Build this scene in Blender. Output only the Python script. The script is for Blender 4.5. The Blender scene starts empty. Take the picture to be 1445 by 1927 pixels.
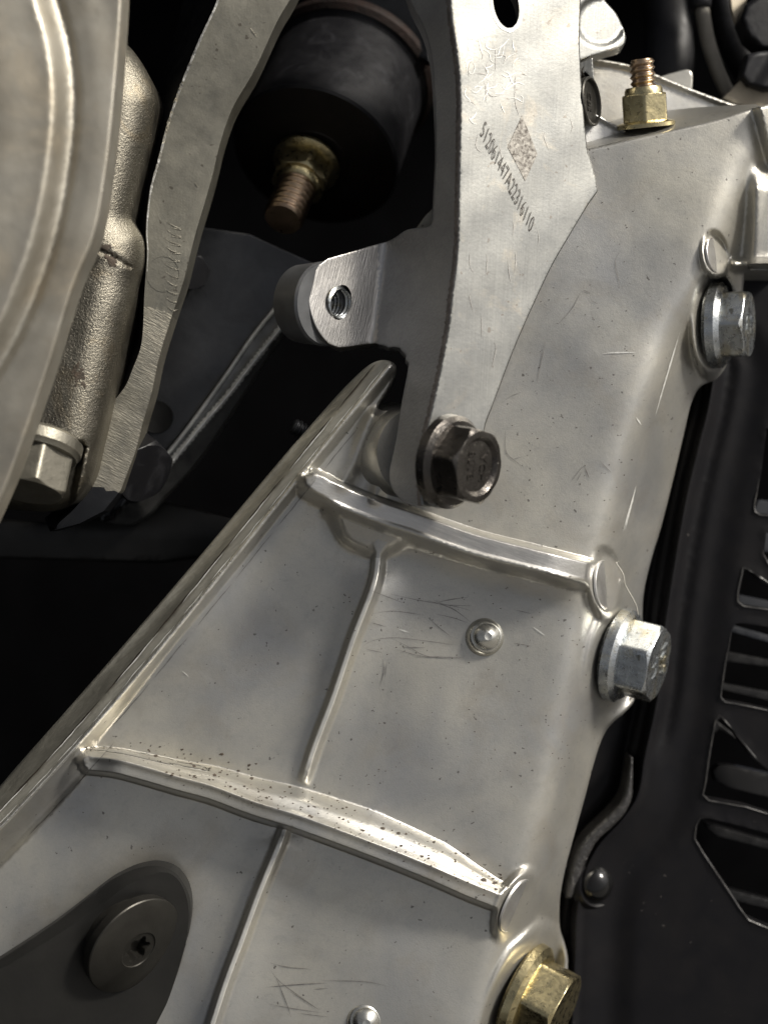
import bpy, bmesh, math, random
import numpy as np
from mathutils import Vector, Matrix
from mathutils.geometry import delaunay_2d_cdt
random.seed(7); rng = np.random.default_rng(7)
SC = bpy.context.scene

# ------------------------------------------------------------------ camera, sky, sun, exposure
W, H, D, S = 1445.0, 1927.0, 2700.0, 0.00012      # 1 unit of drawing = 0.12 mm
PITCH = math.radians(40)
cp, sp = math.cos(PITCH), math.sin(PITCH)
EX, EY, EZ = Vector((1, 0, 0)), Vector((0, sp, cp)), Vector((0, -cp, sp))
BASE = Vector((0, 0, 0.75))
RM = Matrix((EX, EY, EZ)).transposed()             # rig axes -> world
def to_world(p): return BASE + RM @ (Vector(p) * S)
cam = bpy.data.cameras.new('camera'); cam_o = bpy.data.objects.new('camera', cam); SC.collection.objects.link(cam_o)
cam.sensor_fit = 'VERTICAL'; cam.sensor_height = 24.0; cam.lens = 24.0 * D / H
cam.clip_start = 0.005; cam.clip_end = 100
cam_o.matrix_world = Matrix.Translation(to_world((0, 0, D))) @ RM.to_4x4()
cam.dof.use_dof = True; cam.dof.focus_distance = (D - 40) * S; cam.dof.aperture_fstop = 5.0
SC.camera = cam_o
SUN_RIG = Vector((0.68, 0.60, 0.42)).normalized()
sun_w = (RM @ SUN_RIG).normalized()
world = bpy.data.worlds.new("World"); SC.world = world; world.use_nodes = True
nt = world.node_tree; bg = nt.nodes['Background']
sky = nt.nodes.new('ShaderNodeTexSky'); sky.sky_type = 'NISHITA'; sky.sun_disc = False
sky.sun_elevation = math.asin(sun_w.z); sky.sun_rotation = math.atan2(sun_w.x, sun_w.y)
sky.air_density = 0.7; sky.dust_density = 6.0; sky.ozone_density = 0.3
hs = nt.nodes.new('ShaderNodeHueSaturation'); hs.inputs['Saturation'].default_value = 0.25      # thin overcast: the blue is washed out
nt.links.new(sky.outputs[0], hs.inputs['Color']); nt.links.new(hs.outputs[0], bg.inputs[0]); bg.inputs[1].default_value = 0.068
sl = bpy.data.lights.new('sun', 'SUN'); sl.energy = 3.3; sl.angle = math.radians(10); sl.color = (1.0, 0.94, 0.84)
so = bpy.data.objects.new('sun', sl); SC.collection.objects.link(so)
so.rotation_euler = sun_w.to_track_quat('Z', 'Y').to_euler(); so.location = to_world((900, 1800, 2500))
SC.view_settings.view_transform = 'Standard'; SC.view_settings.look = 'None'; SC.view_settings.gamma = 1
SC.view_settings.exposure = 0.56
SC.cycles.max_bounces = 8

# ------------------------------------------------------------------ geometry helpers
A = lambda *p: np.array(p, dtype=float)
def U(px, py, z):
    """photo pixel + depth -> rig point (arrays allowed)"""
    px, py, z = np.broadcast_arrays(np.asarray(px, float), np.asarray(py, float), np.asarray(z, float))
    k = (D - z) / D
    return np.stack([(px - W/2) * k, (H/2 - py) * k, z], -1)
def n3(v):
    v = np.asarray(v, float); return v / np.linalg.norm(v)

def tag(o, label=None, cat=None, group=None, kind=None):
    if label: o['label'] = label
    if cat: o['category'] = cat
    if group: o['group'] = group
    if kind: o['kind'] = kind
    return o
ANCH = {}
def thing(name, label, cat, anchor, group=None):
    o = bpy.data.objects.new(name, None); SC.collection.objects.link(o)
    o.empty_display_size = 0.004
    a = np.asarray(anchor, float); o.location = to_world(a); o.rotation_euler = RM.to_euler()
    ANCH[o.name] = a
    return tag(o, label, cat, group)
def mesh_obj(name, V, F, mat, parent=None, anchor=None, smooth=True, sharp=None, normals=None):
    a = ANCH[parent.name] if parent is not None else np.asarray(anchor, float)
    me = bpy.data.meshes.new(name)
    me.from_pydata([tuple(v) for v in (np.asarray(V) - a) * S], [], [tuple(int(i) for i in f) for f in F])
    me.materials.append(mat)
    me.polygons.foreach_set('use_smooth', [bool(smooth)] * len(me.polygons))
    if sharp is not None: me.set_sharp_from_angle(angle=math.radians(sharp))
    if normals is not None: me.normals_split_custom_set(normals)
    me.update()
    o = bpy.data.objects.new(name, me); SC.collection.objects.link(o)
    if parent is not None:
        o.parent = parent
        if parent.type == 'MESH': pass
        ANCH[o.name] = a
    else:
        o.location = to_world(a); o.rotation_euler = RM.to_euler(); ANCH[o.name] = a
    return o

def resample(poly, h, closed=True):
    P = np.asarray(poly, float)
    if closed: P = np.vstack([P, P[:1]])
    out = []
    for a, b in zip(P[:-1], P[1:]):
        n = max(1, int(math.ceil(np.linalg.norm(b - a) / h)))
        for i in range(n): out.append(a + (b - a) * i / n)
    if not closed: out.append(P[-1])
    return np.array(out)
def spline(poly, h, closed=False):
    """Catmull-Rom through the points, then even spacing"""
    P = np.asarray(poly, float); n = len(P); out = []
    for i in range(n if closed else n - 1):
        p0 = P[(i-1) % n] if closed or i > 0 else 2*P[0] - P[1]
        p1 = P[i]; p2 = P[(i+1) % n]
        p3 = P[(i+2) % n] if closed or i + 2 < n else 2*P[-1] - P[-2]
        m = max(2, int(np.linalg.norm(p2 - p1) / 4))
        for j in range(m):
            t = j / m
            out.append(0.5*((2*p1) + (p2-p0)*t + (2*p0-5*p1+4*p2-p3)*t*t + (3*p1-p0-3*p2+p3)*t**3))
    if not closed: out.append(P[-1])
    out = np.array(out)
    Q = np.vstack([out, out[:1]]) if closed else out
    L = np.r_[0, np.cumsum(np.linalg.norm(np.diff(Q, axis=0), axis=1))]
    m = max(3, int(round(L[-1] / h)))
    t = np.linspace(0, L[-1], m + 1)
    R = np.stack([np.interp(t, L, Q[:, k]) for k in range(Q.shape[1])], 1)
    return R[:-1] if closed else R
def inside(P, poly):
    x, y = P[:, 0], P[:, 1]; c = np.zeros(len(P), bool); Q = np.asarray(poly); R = np.roll(Q, -1, 0)
    for (x1, y1), (x2, y2) in zip(Q, R):
        if y1 == y2: continue
        c ^= ((y1 > y) != (y2 > y)) & (x < (x2 - x1) * (y - y1) / (y2 - y1) + x1)
    return c
def sdist(x, y, poly, closed=False):
    """distance to a polyline, signed by side (positive = right-hand side when walking it on the photo), and the arclength share"""
    P = np.asarray(poly, float)
    if closed: P = np.vstack([P, P[:1]])
    best = np.full(np.shape(x), 1e18); sg = np.zeros(np.shape(x)); tt = np.zeros(np.shape(x))
    Ls = np.linalg.norm(np.diff(P, axis=0), axis=1); T = np.r_[0, np.cumsum(Ls)] / Ls.sum()
    for i, (a, b) in enumerate(zip(P[:-1], P[1:])):
        d = b - a; L2 = d @ d
        t = np.clip(((x - a[0]) * d[0] + (y - a[1]) * d[1]) / L2, 0, 1)
        ex, ey = x - a[0] - t * d[0], y - a[1] - t * d[1]
        q = ex*ex + ey*ey; m = q < best
        best = np.where(m, q, best)
        sg = np.where(m, d[0] * (y - a[1]) - d[1] * (x - a[0]), sg)
        tt = np.where(m, T[i] + t * (T[i+1] - T[i]), tt)
    return np.sqrt(best) * np.sign(-sg + 1e-12) * -1, tt
def sst(x): x = np.clip(x, 0, 1); return x*x*(3 - 2*x)
def smax(a, b, k=8.0):
    h = np.clip(0.5 + 0.5*(a - b)/k, 0, 1); return b + (a - b)*h + k*h*(1 - h)
def smin(a, b, k=8.0): return -smax(-a, -b, k)

class Relief: pass
def relief(outline, zf, h=8.0, creases=(), holes=(), rnd=0.0, rows=(), jitter=0.15, bh=None, bands=()):
    """a front surface z = zf(px,py) over an outline, triangulated with its edges and creases kept; sharp sides are added by emit()"""
    out = resample(outline, bh or h * 0.9); hol = [resample(q, h * 0.6) for q in holes]
    pts = [out] + hol; edges = []; n = 0
    for q in pts:
        m = len(q); edges += [(n + i, n + (i+1) % m) for i in range(m)]; n += m
    fixed = [np.vstack(pts)]
    for c in creases:
        q = np.asarray(c, float); m = len(q)
        edges += [(n + i, n + i + 1) for i in range(m - 1)]; n += m; fixed.append(q)
    FX = np.vstack(fixed)
    x0, y0 = out.min(0); x1, y1 = out.max(0)
    gy = np.arange(y0, y1, h * 0.866); G = []
    for j, y in enumerate(gy):
        gx = np.arange(x0 + (h/2 if j % 2 else 0), x1, h)
        G.append(np.stack([gx, np.full(len(gx), y)], 1))
    G = np.vstack(G); G = G + rng.uniform(-jitter, jitter, G.shape) * h
    for poly, wb in bands: G = G[np.abs(sdist(G[:, 0], G[:, 1], poly)[0]) > wb]
    extra = []
    if rnd > 0:
        for q in [out]:
            t = np.roll(q, -1, 0) - np.roll(q, 1, 0); t /= np.linalg.norm(t, axis=1)[:, None] + 1e-9
            nn = np.stack([-t[:, 1], t[:, 0]], 1)
            for f in (0.18, 0.5, 1.0): 
                for sgn in (1, -1): extra.append(q + nn * rnd * f * sgn)
    for r in rows: extra.append(np.asarray(r, float) + rng.uniform(-0.14, 0.14, np.shape(r)))
    if extra:
        E_ = np.vstack(extra); E_ = E_[inside(E_, out)]
        G = np.vstack([E_, G])
    ok = inside(G, out)
    for q in hol: ok &= ~inside(G, q)
    G = G[ok]
    # thin: drop grid points too near to fixed ones or to each other
    cell = h * 0.42; 
    def key(P): return (np.floor(P / cell)).astype(int)
    seen = {}
    for i, k in enumerate(map(tuple, key(FX))): seen.setdefault(k, []).append(FX[i])
    keep = []
    lim = (h * 0.38) ** 2 if rnd == 0 else min(h * 0.38, rnd * 0.25) ** 2
    for p, k in zip(G, map(tuple, key(G))):
        bad = False
        for dx in (-1, 0, 1):
            for dy in (-1, 0, 1):
                for q in seen.get((k[0]+dx, k[1]+dy), ()):
                    if (p[0]-q[0])**2 + (p[1]-q[1])**2 < lim: bad = True; break
                if bad: break
            if bad: break
        if not bad: keep.append(p); seen.setdefault(k, []).append(p)
    ALL = np.vstack([FX, np.array(keep)]) if keep else FX
    res = delaunay_2d_cdt([Vector(p) for p in ALL], edges, [], 0, 1e-5)
    V = np.array([(v.x, v.y) for v in res[0]]); F = np.array([(f[0], f[k], f[k+1]) for f in res[2] for k in range(1, len(f) - 1)])
    c = V[F].mean(1); ok = inside(c, out)
    for q in hol: ok &= ~inside(c, q)
    F = F[ok]
    z = zf(V[:, 0], V[:, 1])
    if rnd > 0:
        d, _ = sdist(V[:, 0], V[:, 1], out, True); d = np.abs(d)
        e = np.clip(rnd - d, 0, rnd); z = z - (rnd - np.sqrt(np.maximum(rnd*rnd - e*e, 0)))
    R = Relief(); R.V2, R.F = V, F; R.edge = np.min([np.abs(sdist(V[:, 0], V[:, 1], q, True)[0]) for q in [out] + hol], axis=0) < 0.4; R.P = U(V[:, 0], V[:, 1], z)
    fn = np.cross(R.P[F[:, 1]] - R.P[F[:, 0]], R.P[F[:, 2]] - R.P[F[:, 0]])
    flip = fn[:, 2] < 0; R.F[flip] = R.F[flip][:, ::-1]; fn[flip] *= -1
    N = np.zeros_like(R.P)
    for k in range(3): np.add.at(N, R.F[:, k], fn)
    R.N = N / (np.linalg.norm(N, axis=1)[:, None] + 1e-12)
    R.fc = V[R.F].mean(1)
    return R
def emit(R, parent, spec, depth=60.0, labels=None, crisp=False):
    """spec: {id: (name, material)}; labels: one id per face. Parts share the normals of the whole surface so no seam shows."""
    F = R.F; lab = np.zeros(len(F), int) if labels is None else labels
    ec = {}
    for fi, f in enumerate(F):
        for a, b in ((f[0], f[1]), (f[1], f[2]), (f[2], f[0])): ec.setdefault((min(a, b), max(a, b)), []).append((fi, a, b))
    bnd = [v[0] for v in ec.values() if len(v) == 1]
    objs = []
    for lid, (name, mat) in spec.items():
        fs = F[lab == lid]
        if len(fs) == 0: continue
        ids, inv = np.unique(fs, return_inverse=True); fl = inv.reshape(fs.shape)
        V = list(R.P[ids]); faces = [tuple(f) for f in fl]
        if crisp:
            fn = np.cross(R.P[fs[:, 1]] - R.P[fs[:, 0]], R.P[fs[:, 2]] - R.P[fs[:, 0]]); NN = np.zeros((len(ids), 3))
            for k in range(3): np.add.at(NN, fl[:, k], fn)
            NN /= np.linalg.norm(NN, axis=1)[:, None] + 1e-12
        else: NN = R.N[ids]
        nl = [NN[i] for f in fl for i in f]
        loc = {int(g): i for i, g in enumerate(ids)}
        if depth:
            for fi, a, b in bnd:
                if lab[fi] != lid or not (R.edge[a] and R.edge[b]): continue
                pa, pb = R.P[a], R.P[b]; i0 = len(V)
                off = np.array((0, 0, -depth)); V += [pa, pb, pb + off, pa + off]
                n_ = np.cross(pa - pb, off); n_ = n_ / (np.linalg.norm(n_) + 1e-9)
                faces.append((i0 + 1, i0, i0 + 3, i0 + 2)); nl += [n_] * 4
        objs.append(mesh_obj(name, V, faces, mat, parent, normals=nl))
    return objs

def frame(axis, spin=0.0):
    a = n3(axis); up = np.array((0, 0, 1.0)) if abs(a[2]) < 0.9 else np.array((0, 1.0, 0))
    u = n3(np.cross(up, a)); v = np.cross(a, u); c, s = math.cos(spin), math.sin(spin)
    return a, u*c + v*s, v*c - u*s
def lathe_vf(C, axis, prof, n=64, spin=0, rfun=None, cap0=False, cap1=True):
    a, u, v = frame(axis, spin); th = np.arange(n) * 2*math.pi/n; V, F = [], []
    for k, (hh, r) in enumerate(prof):
        rr = np.full(n, r) if rfun is None else rfun(k, th, r)
        h_ = np.broadcast_to(np.asarray(hh if np.ndim(hh) else np.full(n, hh), float), (n,))
        V.append(np.asarray(C) + h_[:, None]*a + (np.cos(th)*rr)[:, None]*u + (np.sin(th)*rr)[:, None]*v)
    m = len(prof); V = np.vstack(V)
    for k in range(m - 1):
        for i in range(n):
            j = (i+1) % n; F.append((k*n+i, k*n+j, (k+1)*n+j, (k+1)*n+i))
    if cap1: F.append(tuple((m-1)*n + i for i in range(n)))
    if cap0: F.append(tuple(reversed(range(n))))
    return V, F
def hex_profile(C, axis, spin, r_in, h0, h1, rc, recess=0, rrim=None, n=120):
    """hexagon prism with the chamfer that cuts scallops into its corners, optional dished top"""
    a, u, v = frame(axis, spin); th = np.arange(n) * 2*math.pi/n
    ph = (th % (math.pi/3)) - math.pi/6; rh = r_in / np.cos(ph); rh = np.minimum(rh, r_in*1.135)
    rings = [(np.full(n, h0), rh), (h1 - np.maximum(rh - rc, 0)*0.62 - 1.5, rh), (np.full(n, h1 - 0.3), np.minimum(rh - 1.0, rc)), (np.full(n, h1), np.minimum(rh - 3, rc - 2.5))]
    if recess:
        rr = rrim or rc*0.8
        rings += [(np.full(n, h1), np.full(n, rr)), (np.full(n, h1 - 1.5), np.full(n, rr - 2)), (np.full(n, h1 - recess), np.full(n, rr - 3 - recess*0.6)), (np.full(n, h1 - recess), np.full(n, rr*0.4))]
    V = np.vstack([np.asarray(C) + hh[:, None]*a + (np.cos(th)*r)[:, None]*u + (np.sin(th)*r)[:, None]*v for hh, r in rings]); F = []
    m = len(rings)
    for k in range(m - 1):
        for i in range(n):
            j = (i+1) % n; F.append((k*n+i, k*n+j, (k+1)*n+j, (k+1)*n+i))
    F.append(tuple((m-1)*n + i for i in range(n)))
    return V, F
def thread_vf(C, axis, h0, h1, r, pitch, depth, n=40, inner=False, tip=True):
    a, u, v = frame(axis); th = np.arange(n+1) * 2*math.pi/n; m = int((h1 - h0) / pitch * 8); V, F = [], []
    for k in range(m + 1):
        hh = h0 + (h1 - h0)*k/m
        ph = (hh/pitch - th/(2*math.pi)) % 1.0; tri = np.abs(ph*2 - 1); rr = r - depth*np.clip(tri*1.35 - 0.15, 0, 1)
        if tip: rr = np.minimum(rr, r - depth*1.2 + max(0, (h1 - hh))*0.8)
        V.append(np.asarray(C) + hh*a + (np.cos(th)*rr)[:, None]*u + (np.sin(th)*rr)[:, None]*v)
    V = np.vstack(V); q = n + 1
    for k in range(m):
        for i in range(n):
            f = (k*q+i, k*q+i+1, (k+1)*q+i+1, (k+1)*q+i); F.append(f[::-1] if inner else f)
    if tip: F.append(tuple(m*q + i for i in range(n)))
    return V, F
def tube_vf(path, rad, n=16, caps=True):
    P = np.asarray(path, float); rad = np.broadcast_to(np.asarray(rad, float), (len(P),)); V, F = [], []
    T = np.gradient(P, axis=0); T /= np.linalg.norm(T, axis=1)[:, None]
    u = np.cross(T[0], (0.3, 0.2, 1.0)); u /= np.linalg.norm(u); th = np.arange(n)*2*math.pi/n
    for p, t, r in zip(P, T, rad):
        u = u - (u @ t)*t; u /= np.linalg.norm(u); v = np.cross(t, u)
        V.append(p + r*(np.cos(th)[:, None]*u + np.sin(th)[:, None]*v))
    V = np.vstack(V)
    for k in range(len(P) - 1):
        for i in range(n):
            j = (i+1) % n; F.append((k*n+i, k*n+j, (k+1)*n+j, (k+1)*n+i))
    if caps: F.append(tuple(reversed(range(n)))); F.append(tuple((len(P)-1)*n + i for i in range(n)))
    return V, F
def text_vf(s, size=1.0, extrude=0.04, thin=0.0):
    cu = bpy.data.curves.new('marking', 'FONT'); cu.body = s; cu.size = size; cu.extrude = extrude; cu.align_x = 'CENTER'; cu.align_y = 'CENTER'; cu.resolution_u = 3; cu.offset = thin
    o = bpy.data.objects.new('marking', cu); SC.collection.objects.link(o)
    dg = bpy.context.evaluated_depsgraph_get(); me = o.evaluated_get(dg).to_mesh()
    V = np.array([v.co[:] for v in me.vertices]); F = [tuple(p.vertices) for p in me.polygons]
    o.evaluated_get(dg).to_mesh_clear(); bpy.data.objects.remove(o); bpy.data.curves.remove(cu)
    return V, F
def place_text(name, s, O, ux, uy, nn, mat, parent, ext=0.04):
    V, F = text_vf(s, 1.0, ext)
    P = np.asarray(O) + V[:, :1]*np.asarray(ux) + V[:, 1:2]*np.asarray(uy) + V[:, 2:3]*np.asarray(nn)
    return mesh_obj(name, P, F, mat, parent, smooth=False)

# ------------------------------------------------------------------ materials (unit of every texture = 100 drawing units)
def mat_base(name):
    m = bpy.data.materials.new(name); m.use_nodes = True; nt = m.node_tree
    b = nt.nodes['Principled BSDF']; tc = nt.nodes.new('ShaderNodeTexCoord'); mp = nt.nodes.new('ShaderNodeMapping')
    mp.inputs['Scale'].default_value = (1/(100*S),)*3; nt.links.new(tc.outputs['Object'], mp.inputs['Vector'])
    return m, nt, b, mp.outputs[0]
def noise(nt, vec, scale, detail=4, rough=0.55, dist=0.0):
    n = nt.nodes.new('ShaderNodeTexNoise'); n.inputs['Scale'].default_value = scale; n.inputs['Detail'].default_value = detail
    n.inputs['Roughness'].default_value = rough; n.inputs['Distortion'].default_value = dist; nt.links.new(vec, n.inputs['Vector']); return n.outputs['Fac']
def stretch(nt, vec, sc, ang):
    m = nt.nodes.new('ShaderNodeMapping'); m.vector_type = 'TEXTURE'; m.inputs['Rotation'].default_value = (0, 0, math.radians(ang)); m.inputs['Scale'].default_value = sc
    nt.links.new(vec, m.inputs['Vector']); return m.outputs[0]
def ramp(nt, fac, a, b, ca, cb):
    r = nt.nodes.new('ShaderNodeMapRange'); r.inputs['From Min'].default_value = a; r.inputs['From Max'].default_value = b
    r.inputs['To Min'].default_value = ca; r.inputs['To Max'].default_value = cb; nt.links.new(fac, r.inputs['Value']); return r.outputs[0]
def mixc(nt, fac, c1, c2):
    m = nt.nodes.new('ShaderNodeMix'); m.data_type = 'RGBA'
    if hasattr(fac, 'node'): nt.links.new(fac, m.inputs[0])
    else: m.inputs[0].default_value = fac
    for k, c in ((6, c1), (7, c2)):
        if hasattr(c, 'node'): nt.links.new(c, m.inputs[k])
        else: m.inputs[k].default_value = (*c, 1)
    return m.outputs[2]
def metal(name, c1, c2, rough=(0.35, 0.5), metallic=1.0, mott=0.9, spec=0.5, specks=None, bumps=(), brush=None, stain=None, grain=0):
    m, nt, b, v = mat_base(name)
    f = ramp(nt, noise(nt, v, mott, 5, 0.6, 0.4), 0.32, 0.68, 0, 1)
    col = mixc(nt, f, c1, c2)
    if stain:
        sc, lo, hi, c, k = stain; g = ramp(nt, noise(nt, v, sc, 6, 0.65, 0.8), lo, hi, 0, k); col = mixc(nt, g, col, c)
    if specks:
        sc, lo, c, k = specks; g = ramp(nt, noise(nt, v, sc, 2, 0.5), lo, lo + 0.03, 0, k); col = mixc(nt, g, col, c)
    if grain:
        g = noise(nt, v, 22, 4, 0.7); col = mixc(nt, ramp(nt, g, 0.5, 0.75, 0, grain), col, tuple(0.55*x for x in c2)); g2 = noise(nt, v, 5, 6, 0.7, 0.5); col = mixc(nt, ramp(nt, g2, 0.52, 0.72, 0, grain*1.2), col, tuple(0.6*x for x in c2))
    rg = ramp(nt, noise(nt, v, mott*2.3, 6, 0.65), 0.3, 0.7, rough[0], rough[1])
    hsum = None
    if brush:
        ang, fx, fy, st, cs = brush
        bv = stretch(nt, v, (fx, fy, fy), ang); bn = noise(nt, bv, 1.0, 3, 0.6)
        col = mixc(nt, ramp(nt, bn, 0.3, 0.7, 0, cs), col, tuple(0.45*x for x in c1)); bumps = list(bumps) + [(bn, st)]
    nrm = None
    for sc, st in bumps:
        h_ = noise(nt, v, sc, 3, 0.6) if not hasattr(sc, 'node') else sc
        bp = nt.nodes.new('ShaderNodeBump'); bp.inputs['Strength'].default_value = st; bp.inputs['Distance'].default_value = 4*S
        nt.links.new(h_, bp.inputs['Height'])
        if nrm is not None: nt.links.new(nrm, bp.inputs['Normal'])
        nrm = bp.outputs[0]
    if nrm is not None: nt.links.new(nrm, b.inputs['Normal'])
    nt.links.new(col, b.inputs['Base Color']); nt.links.new(rg, b.inputs['Roughness'])
    b.inputs['Metallic'].default_value = metallic; b.inputs['Specular IOR Level'].default_value = spec
    return m
M = {}
M['cast'] = metal('cast_aluminium', (0.56, 0.535, 0.465), (0.38, 0.38, 0.375), (0.30, 0.43), 0.8, 0.38, specks=(9.0, 0.71, (0.12, 0.11, 0.10), 0.8), bumps=((1.2, 0.12), (14, 0.05), (38, 0.09)), stain=(0.8, 0.52, 0.75, (0.38, 0.34, 0.28), 0.5), grain=0.16)
M['rail'] = metal('worn_aluminium_rail', (0.36, 0.345, 0.29), (0.20, 0.19, 0.16), (0.30, 0.45), 0.5, 0.9, brush=(-50, 0.04, 0.3, 0.25, 0.5), bumps=((3, 0.3), (20, 0.15)))  # outer rail faces: their shade is put into a darker base
M['worn'] = metal('bare_worn_edge', (0.80, 0.79, 0.74), (0.55, 0.53, 0.48), (0.25, 0.4), 0.8, 4.0, bumps=((9, 0.5), (22, 0.3)))  # pale for wear, and for edge highlights put into the colour
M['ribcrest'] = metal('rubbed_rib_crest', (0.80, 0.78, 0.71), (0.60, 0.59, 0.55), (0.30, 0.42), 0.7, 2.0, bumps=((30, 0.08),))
M['ribtop'] = metal('ground_aluminium', (0.66, 0.65, 0.62), (0.52, 0.50, 0.47), (0.28, 0.42), 0.85, 1.2, brush=(-20, 0.9, 0.04, 0.15, 0.25), bumps=((30, 0.06),))
M['plate'] = metal('bracket_aluminium', (0.26, 0.258, 0.24), (0.185, 0.187, 0.18), (0.32, 0.44), 1.0, 0.7, brush=(86, 2.2, 0.035, 0.09, 0.22), specks=(8.0, 0.70, (0.15, 0.13, 0.11), 0.7), bumps=((1.4, 0.06), (18, 0.04)), stain=(1.0, 0.55, 0.75, (0.45, 0.38, 0.28), 0.45))
M['wall'] = metal('sawn_aluminium', (0.46, 0.46, 0.46), (0.34, 0.34, 0.345), (0.32, 0.5), 0.6, 0.8, brush=(8, 0.8, 0.05, 0.25, 0.3), bumps=((20, 0.06),))
M['burr'] = metal('dull_burr', (0.30, 0.275, 0.26), (0.18, 0.165, 0.16), (0.4, 0.6), 0.8, 6.0, bumps=((10, 0.5), (24, 0.4)))
M['tab'] = metal('brushed_aluminium_tab', (0.60, 0.58, 0.55), (0.50, 0.48, 0.45), (0.30, 0.42), 1.0, 1.0, brush=(75, 1.2, 0.03, 0.25, 0.35))
M['sand'] = metal('sand_cast_iron', (0.235, 0.218, 0.18), (0.16, 0.148, 0.12), (0.32, 0.48), 1.0, 0.8, bumps=((20, 0.28), (38, 0.38)), specks=(3.0, 0.76, (0.04, 0.035, 0.03), 0.9), stain=(0.9, 0.55, 0.7, (0.25, 0.2, 0.13), 0.5))
M['cover'] = metal('die_cast_cover', (0.35, 0.33, 0.285), (0.26, 0.238, 0.195), (0.45, 0.6), 0.85, 0.8, stain=(0.7, 0.5, 0.7, (0.42, 0.36, 0.27), 0.6), bumps=((3, 0.15),))
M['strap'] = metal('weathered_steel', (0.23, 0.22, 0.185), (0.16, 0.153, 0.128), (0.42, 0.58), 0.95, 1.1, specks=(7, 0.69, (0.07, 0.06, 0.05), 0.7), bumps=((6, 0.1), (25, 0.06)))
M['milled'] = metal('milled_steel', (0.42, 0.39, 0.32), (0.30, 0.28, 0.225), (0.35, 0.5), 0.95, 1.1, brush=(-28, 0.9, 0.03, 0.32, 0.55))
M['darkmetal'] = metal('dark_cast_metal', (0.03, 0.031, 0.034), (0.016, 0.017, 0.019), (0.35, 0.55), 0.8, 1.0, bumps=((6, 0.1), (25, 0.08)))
M['rim'] = metal('polished_rim', (0.9, 0.9, 0.86), (0.55, 0.55, 0.53), (0.25, 0.4), 0.4, 2.0, bumps=((8, 0.2),))  # highlight along the rim lines, put into a near-white colour
M['zinc'] = metal('zinc_plated_steel', (0.52, 0.54, 0.54), (0.33, 0.35, 0.37), (0.18, 0.38), 0.92, 3.0, specks=(9, 0.66, (0.12, 0.11, 0.08), 0.7), bumps=((9, 0.15), (24, 0.12)), stain=(1.6, 0.50, 0.7, (0.46, 0.38, 0.19), 0.6))
M['gold'] = metal('yellow_zinc_steel', (0.60, 0.51, 0.29), (0.42, 0.365, 0.22), (0.20, 0.42), 1.0, 3.0, specks=(10, 0.66, (0.10, 0.08, 0.05), 0.6), bumps=((10, 0.25),))
M['copper'] = metal('coppery_thread', (0.40, 0.285, 0.20), (0.28, 0.21, 0.14), (0.25, 0.4), 1.0, 4.0, bumps=((15, 0.1),))
M['blackbolt'] = metal('black_oxide_steel', (0.095, 0.088, 0.08), (0.055, 0.05, 0.046), (0.22, 0.4), 0.9, 2.0, specks=(9, 0.68, (0.30, 0.28, 0.25), 0.7), bumps=((10, 0.3), (25, 0.1)))
M['greybolt'] = metal('phosphated_steel', (0.05, 0.048, 0.042), (0.036, 0.034, 0.03), (0.34, 0.48), 0.8, 1.6, bumps=((20, 0.08),))
M['arm'] = metal('grey_painted_arm', (0.024, 0.0235, 0.022), (0.017, 0.0168, 0.016), (0.4, 0.55), 0.6, 1.0, bumps=((16, 0.06),))
M['rubber'] = metal('black_rubber', (0.005, 0.005, 0.006), (0.009, 0.009, 0.010), (0.32, 0.55), 0.0, 1.2, spec=0.22, bumps=((5, 0.1),), stain=(2.2, 0.55, 0.7, (0.03, 0.03, 0.033), 0.5))
M['disc'] = metal('dark_steel_disc', (0.022, 0.018, 0.015), (0.014, 0.012, 0.010), (0.45, 0.6), 0.7, 1.2, bumps=((10, 0.1),))
M['rust'] = metal('rusty_steel', (0.022, 0.012, 0.009), (0.010, 0.008, 0.007), (0.5, 0.7), 0.6, 3.0, bumps=((12, 0.4),))
M['plastic'] = metal('black_plastic', (0.005, 0.005, 0.006), (0.008, 0.0075, 0.008), (0.38, 0.5), 0.0, 1.2, spec=0.13, specks=(10, 0.75, (0.12, 0.11, 0.1), 0.5), bumps=((30, 0.05), (1.5, 0.06)))
M['plasticlip'] = metal('rough_plastic_edge', (0.045, 0.043, 0.042), (0.02, 0.02, 0.02), (0.25, 0.45), 0.3, 3.0, spec=0.6, specks=(16, 0.64, (0.25, 0.24, 0.23), 0.35), bumps=((9, 0.7), (20, 0.5)))  # pale specks are the lip's sparkle painted into the colour
M['dull'] = metal('dull_grey_steel', (0.25, 0.235, 0.195), (0.18, 0.17, 0.14), (0.4, 0.55), 0.85, 2.0, bumps=((18, 0.15),))
M['pin'] = metal('smooth_zinc_pin', (0.62, 0.61, 0.56), (0.48, 0.47, 0.43), (0.16, 0.3), 0.95, 3.0)
M['standoff'] = metal('grey_standoff', (0.20, 0.205, 0.21), (0.13, 0.132, 0.136), (0.35, 0.5), 0.7, 1.5)
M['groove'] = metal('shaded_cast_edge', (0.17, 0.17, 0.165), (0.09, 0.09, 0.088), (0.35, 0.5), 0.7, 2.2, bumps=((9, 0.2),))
M['slate'] = metal('slate_cast_panel', (0.07, 0.072, 0.076), (0.04, 0.041, 0.044), (0.3, 0.5), 0.8, 0.9, bumps=((6, 0.1),))  # bare casting whose shade is put into the dark base
M['slotedge'] = metal('rubbed_plastic_edge', (0.045, 0.042, 0.038), (0.006, 0.006, 0.006), (0.3, 0.5), 0.1, 3.0)  # pale tone paints the light caught by the slot edges
M['slat'] = metal('grey_slats', (0.005, 0.005, 0.0055), (0.003, 0.003, 0.0035), (0.4, 0.55), 0.0, 1.0, spec=0.15)
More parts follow.
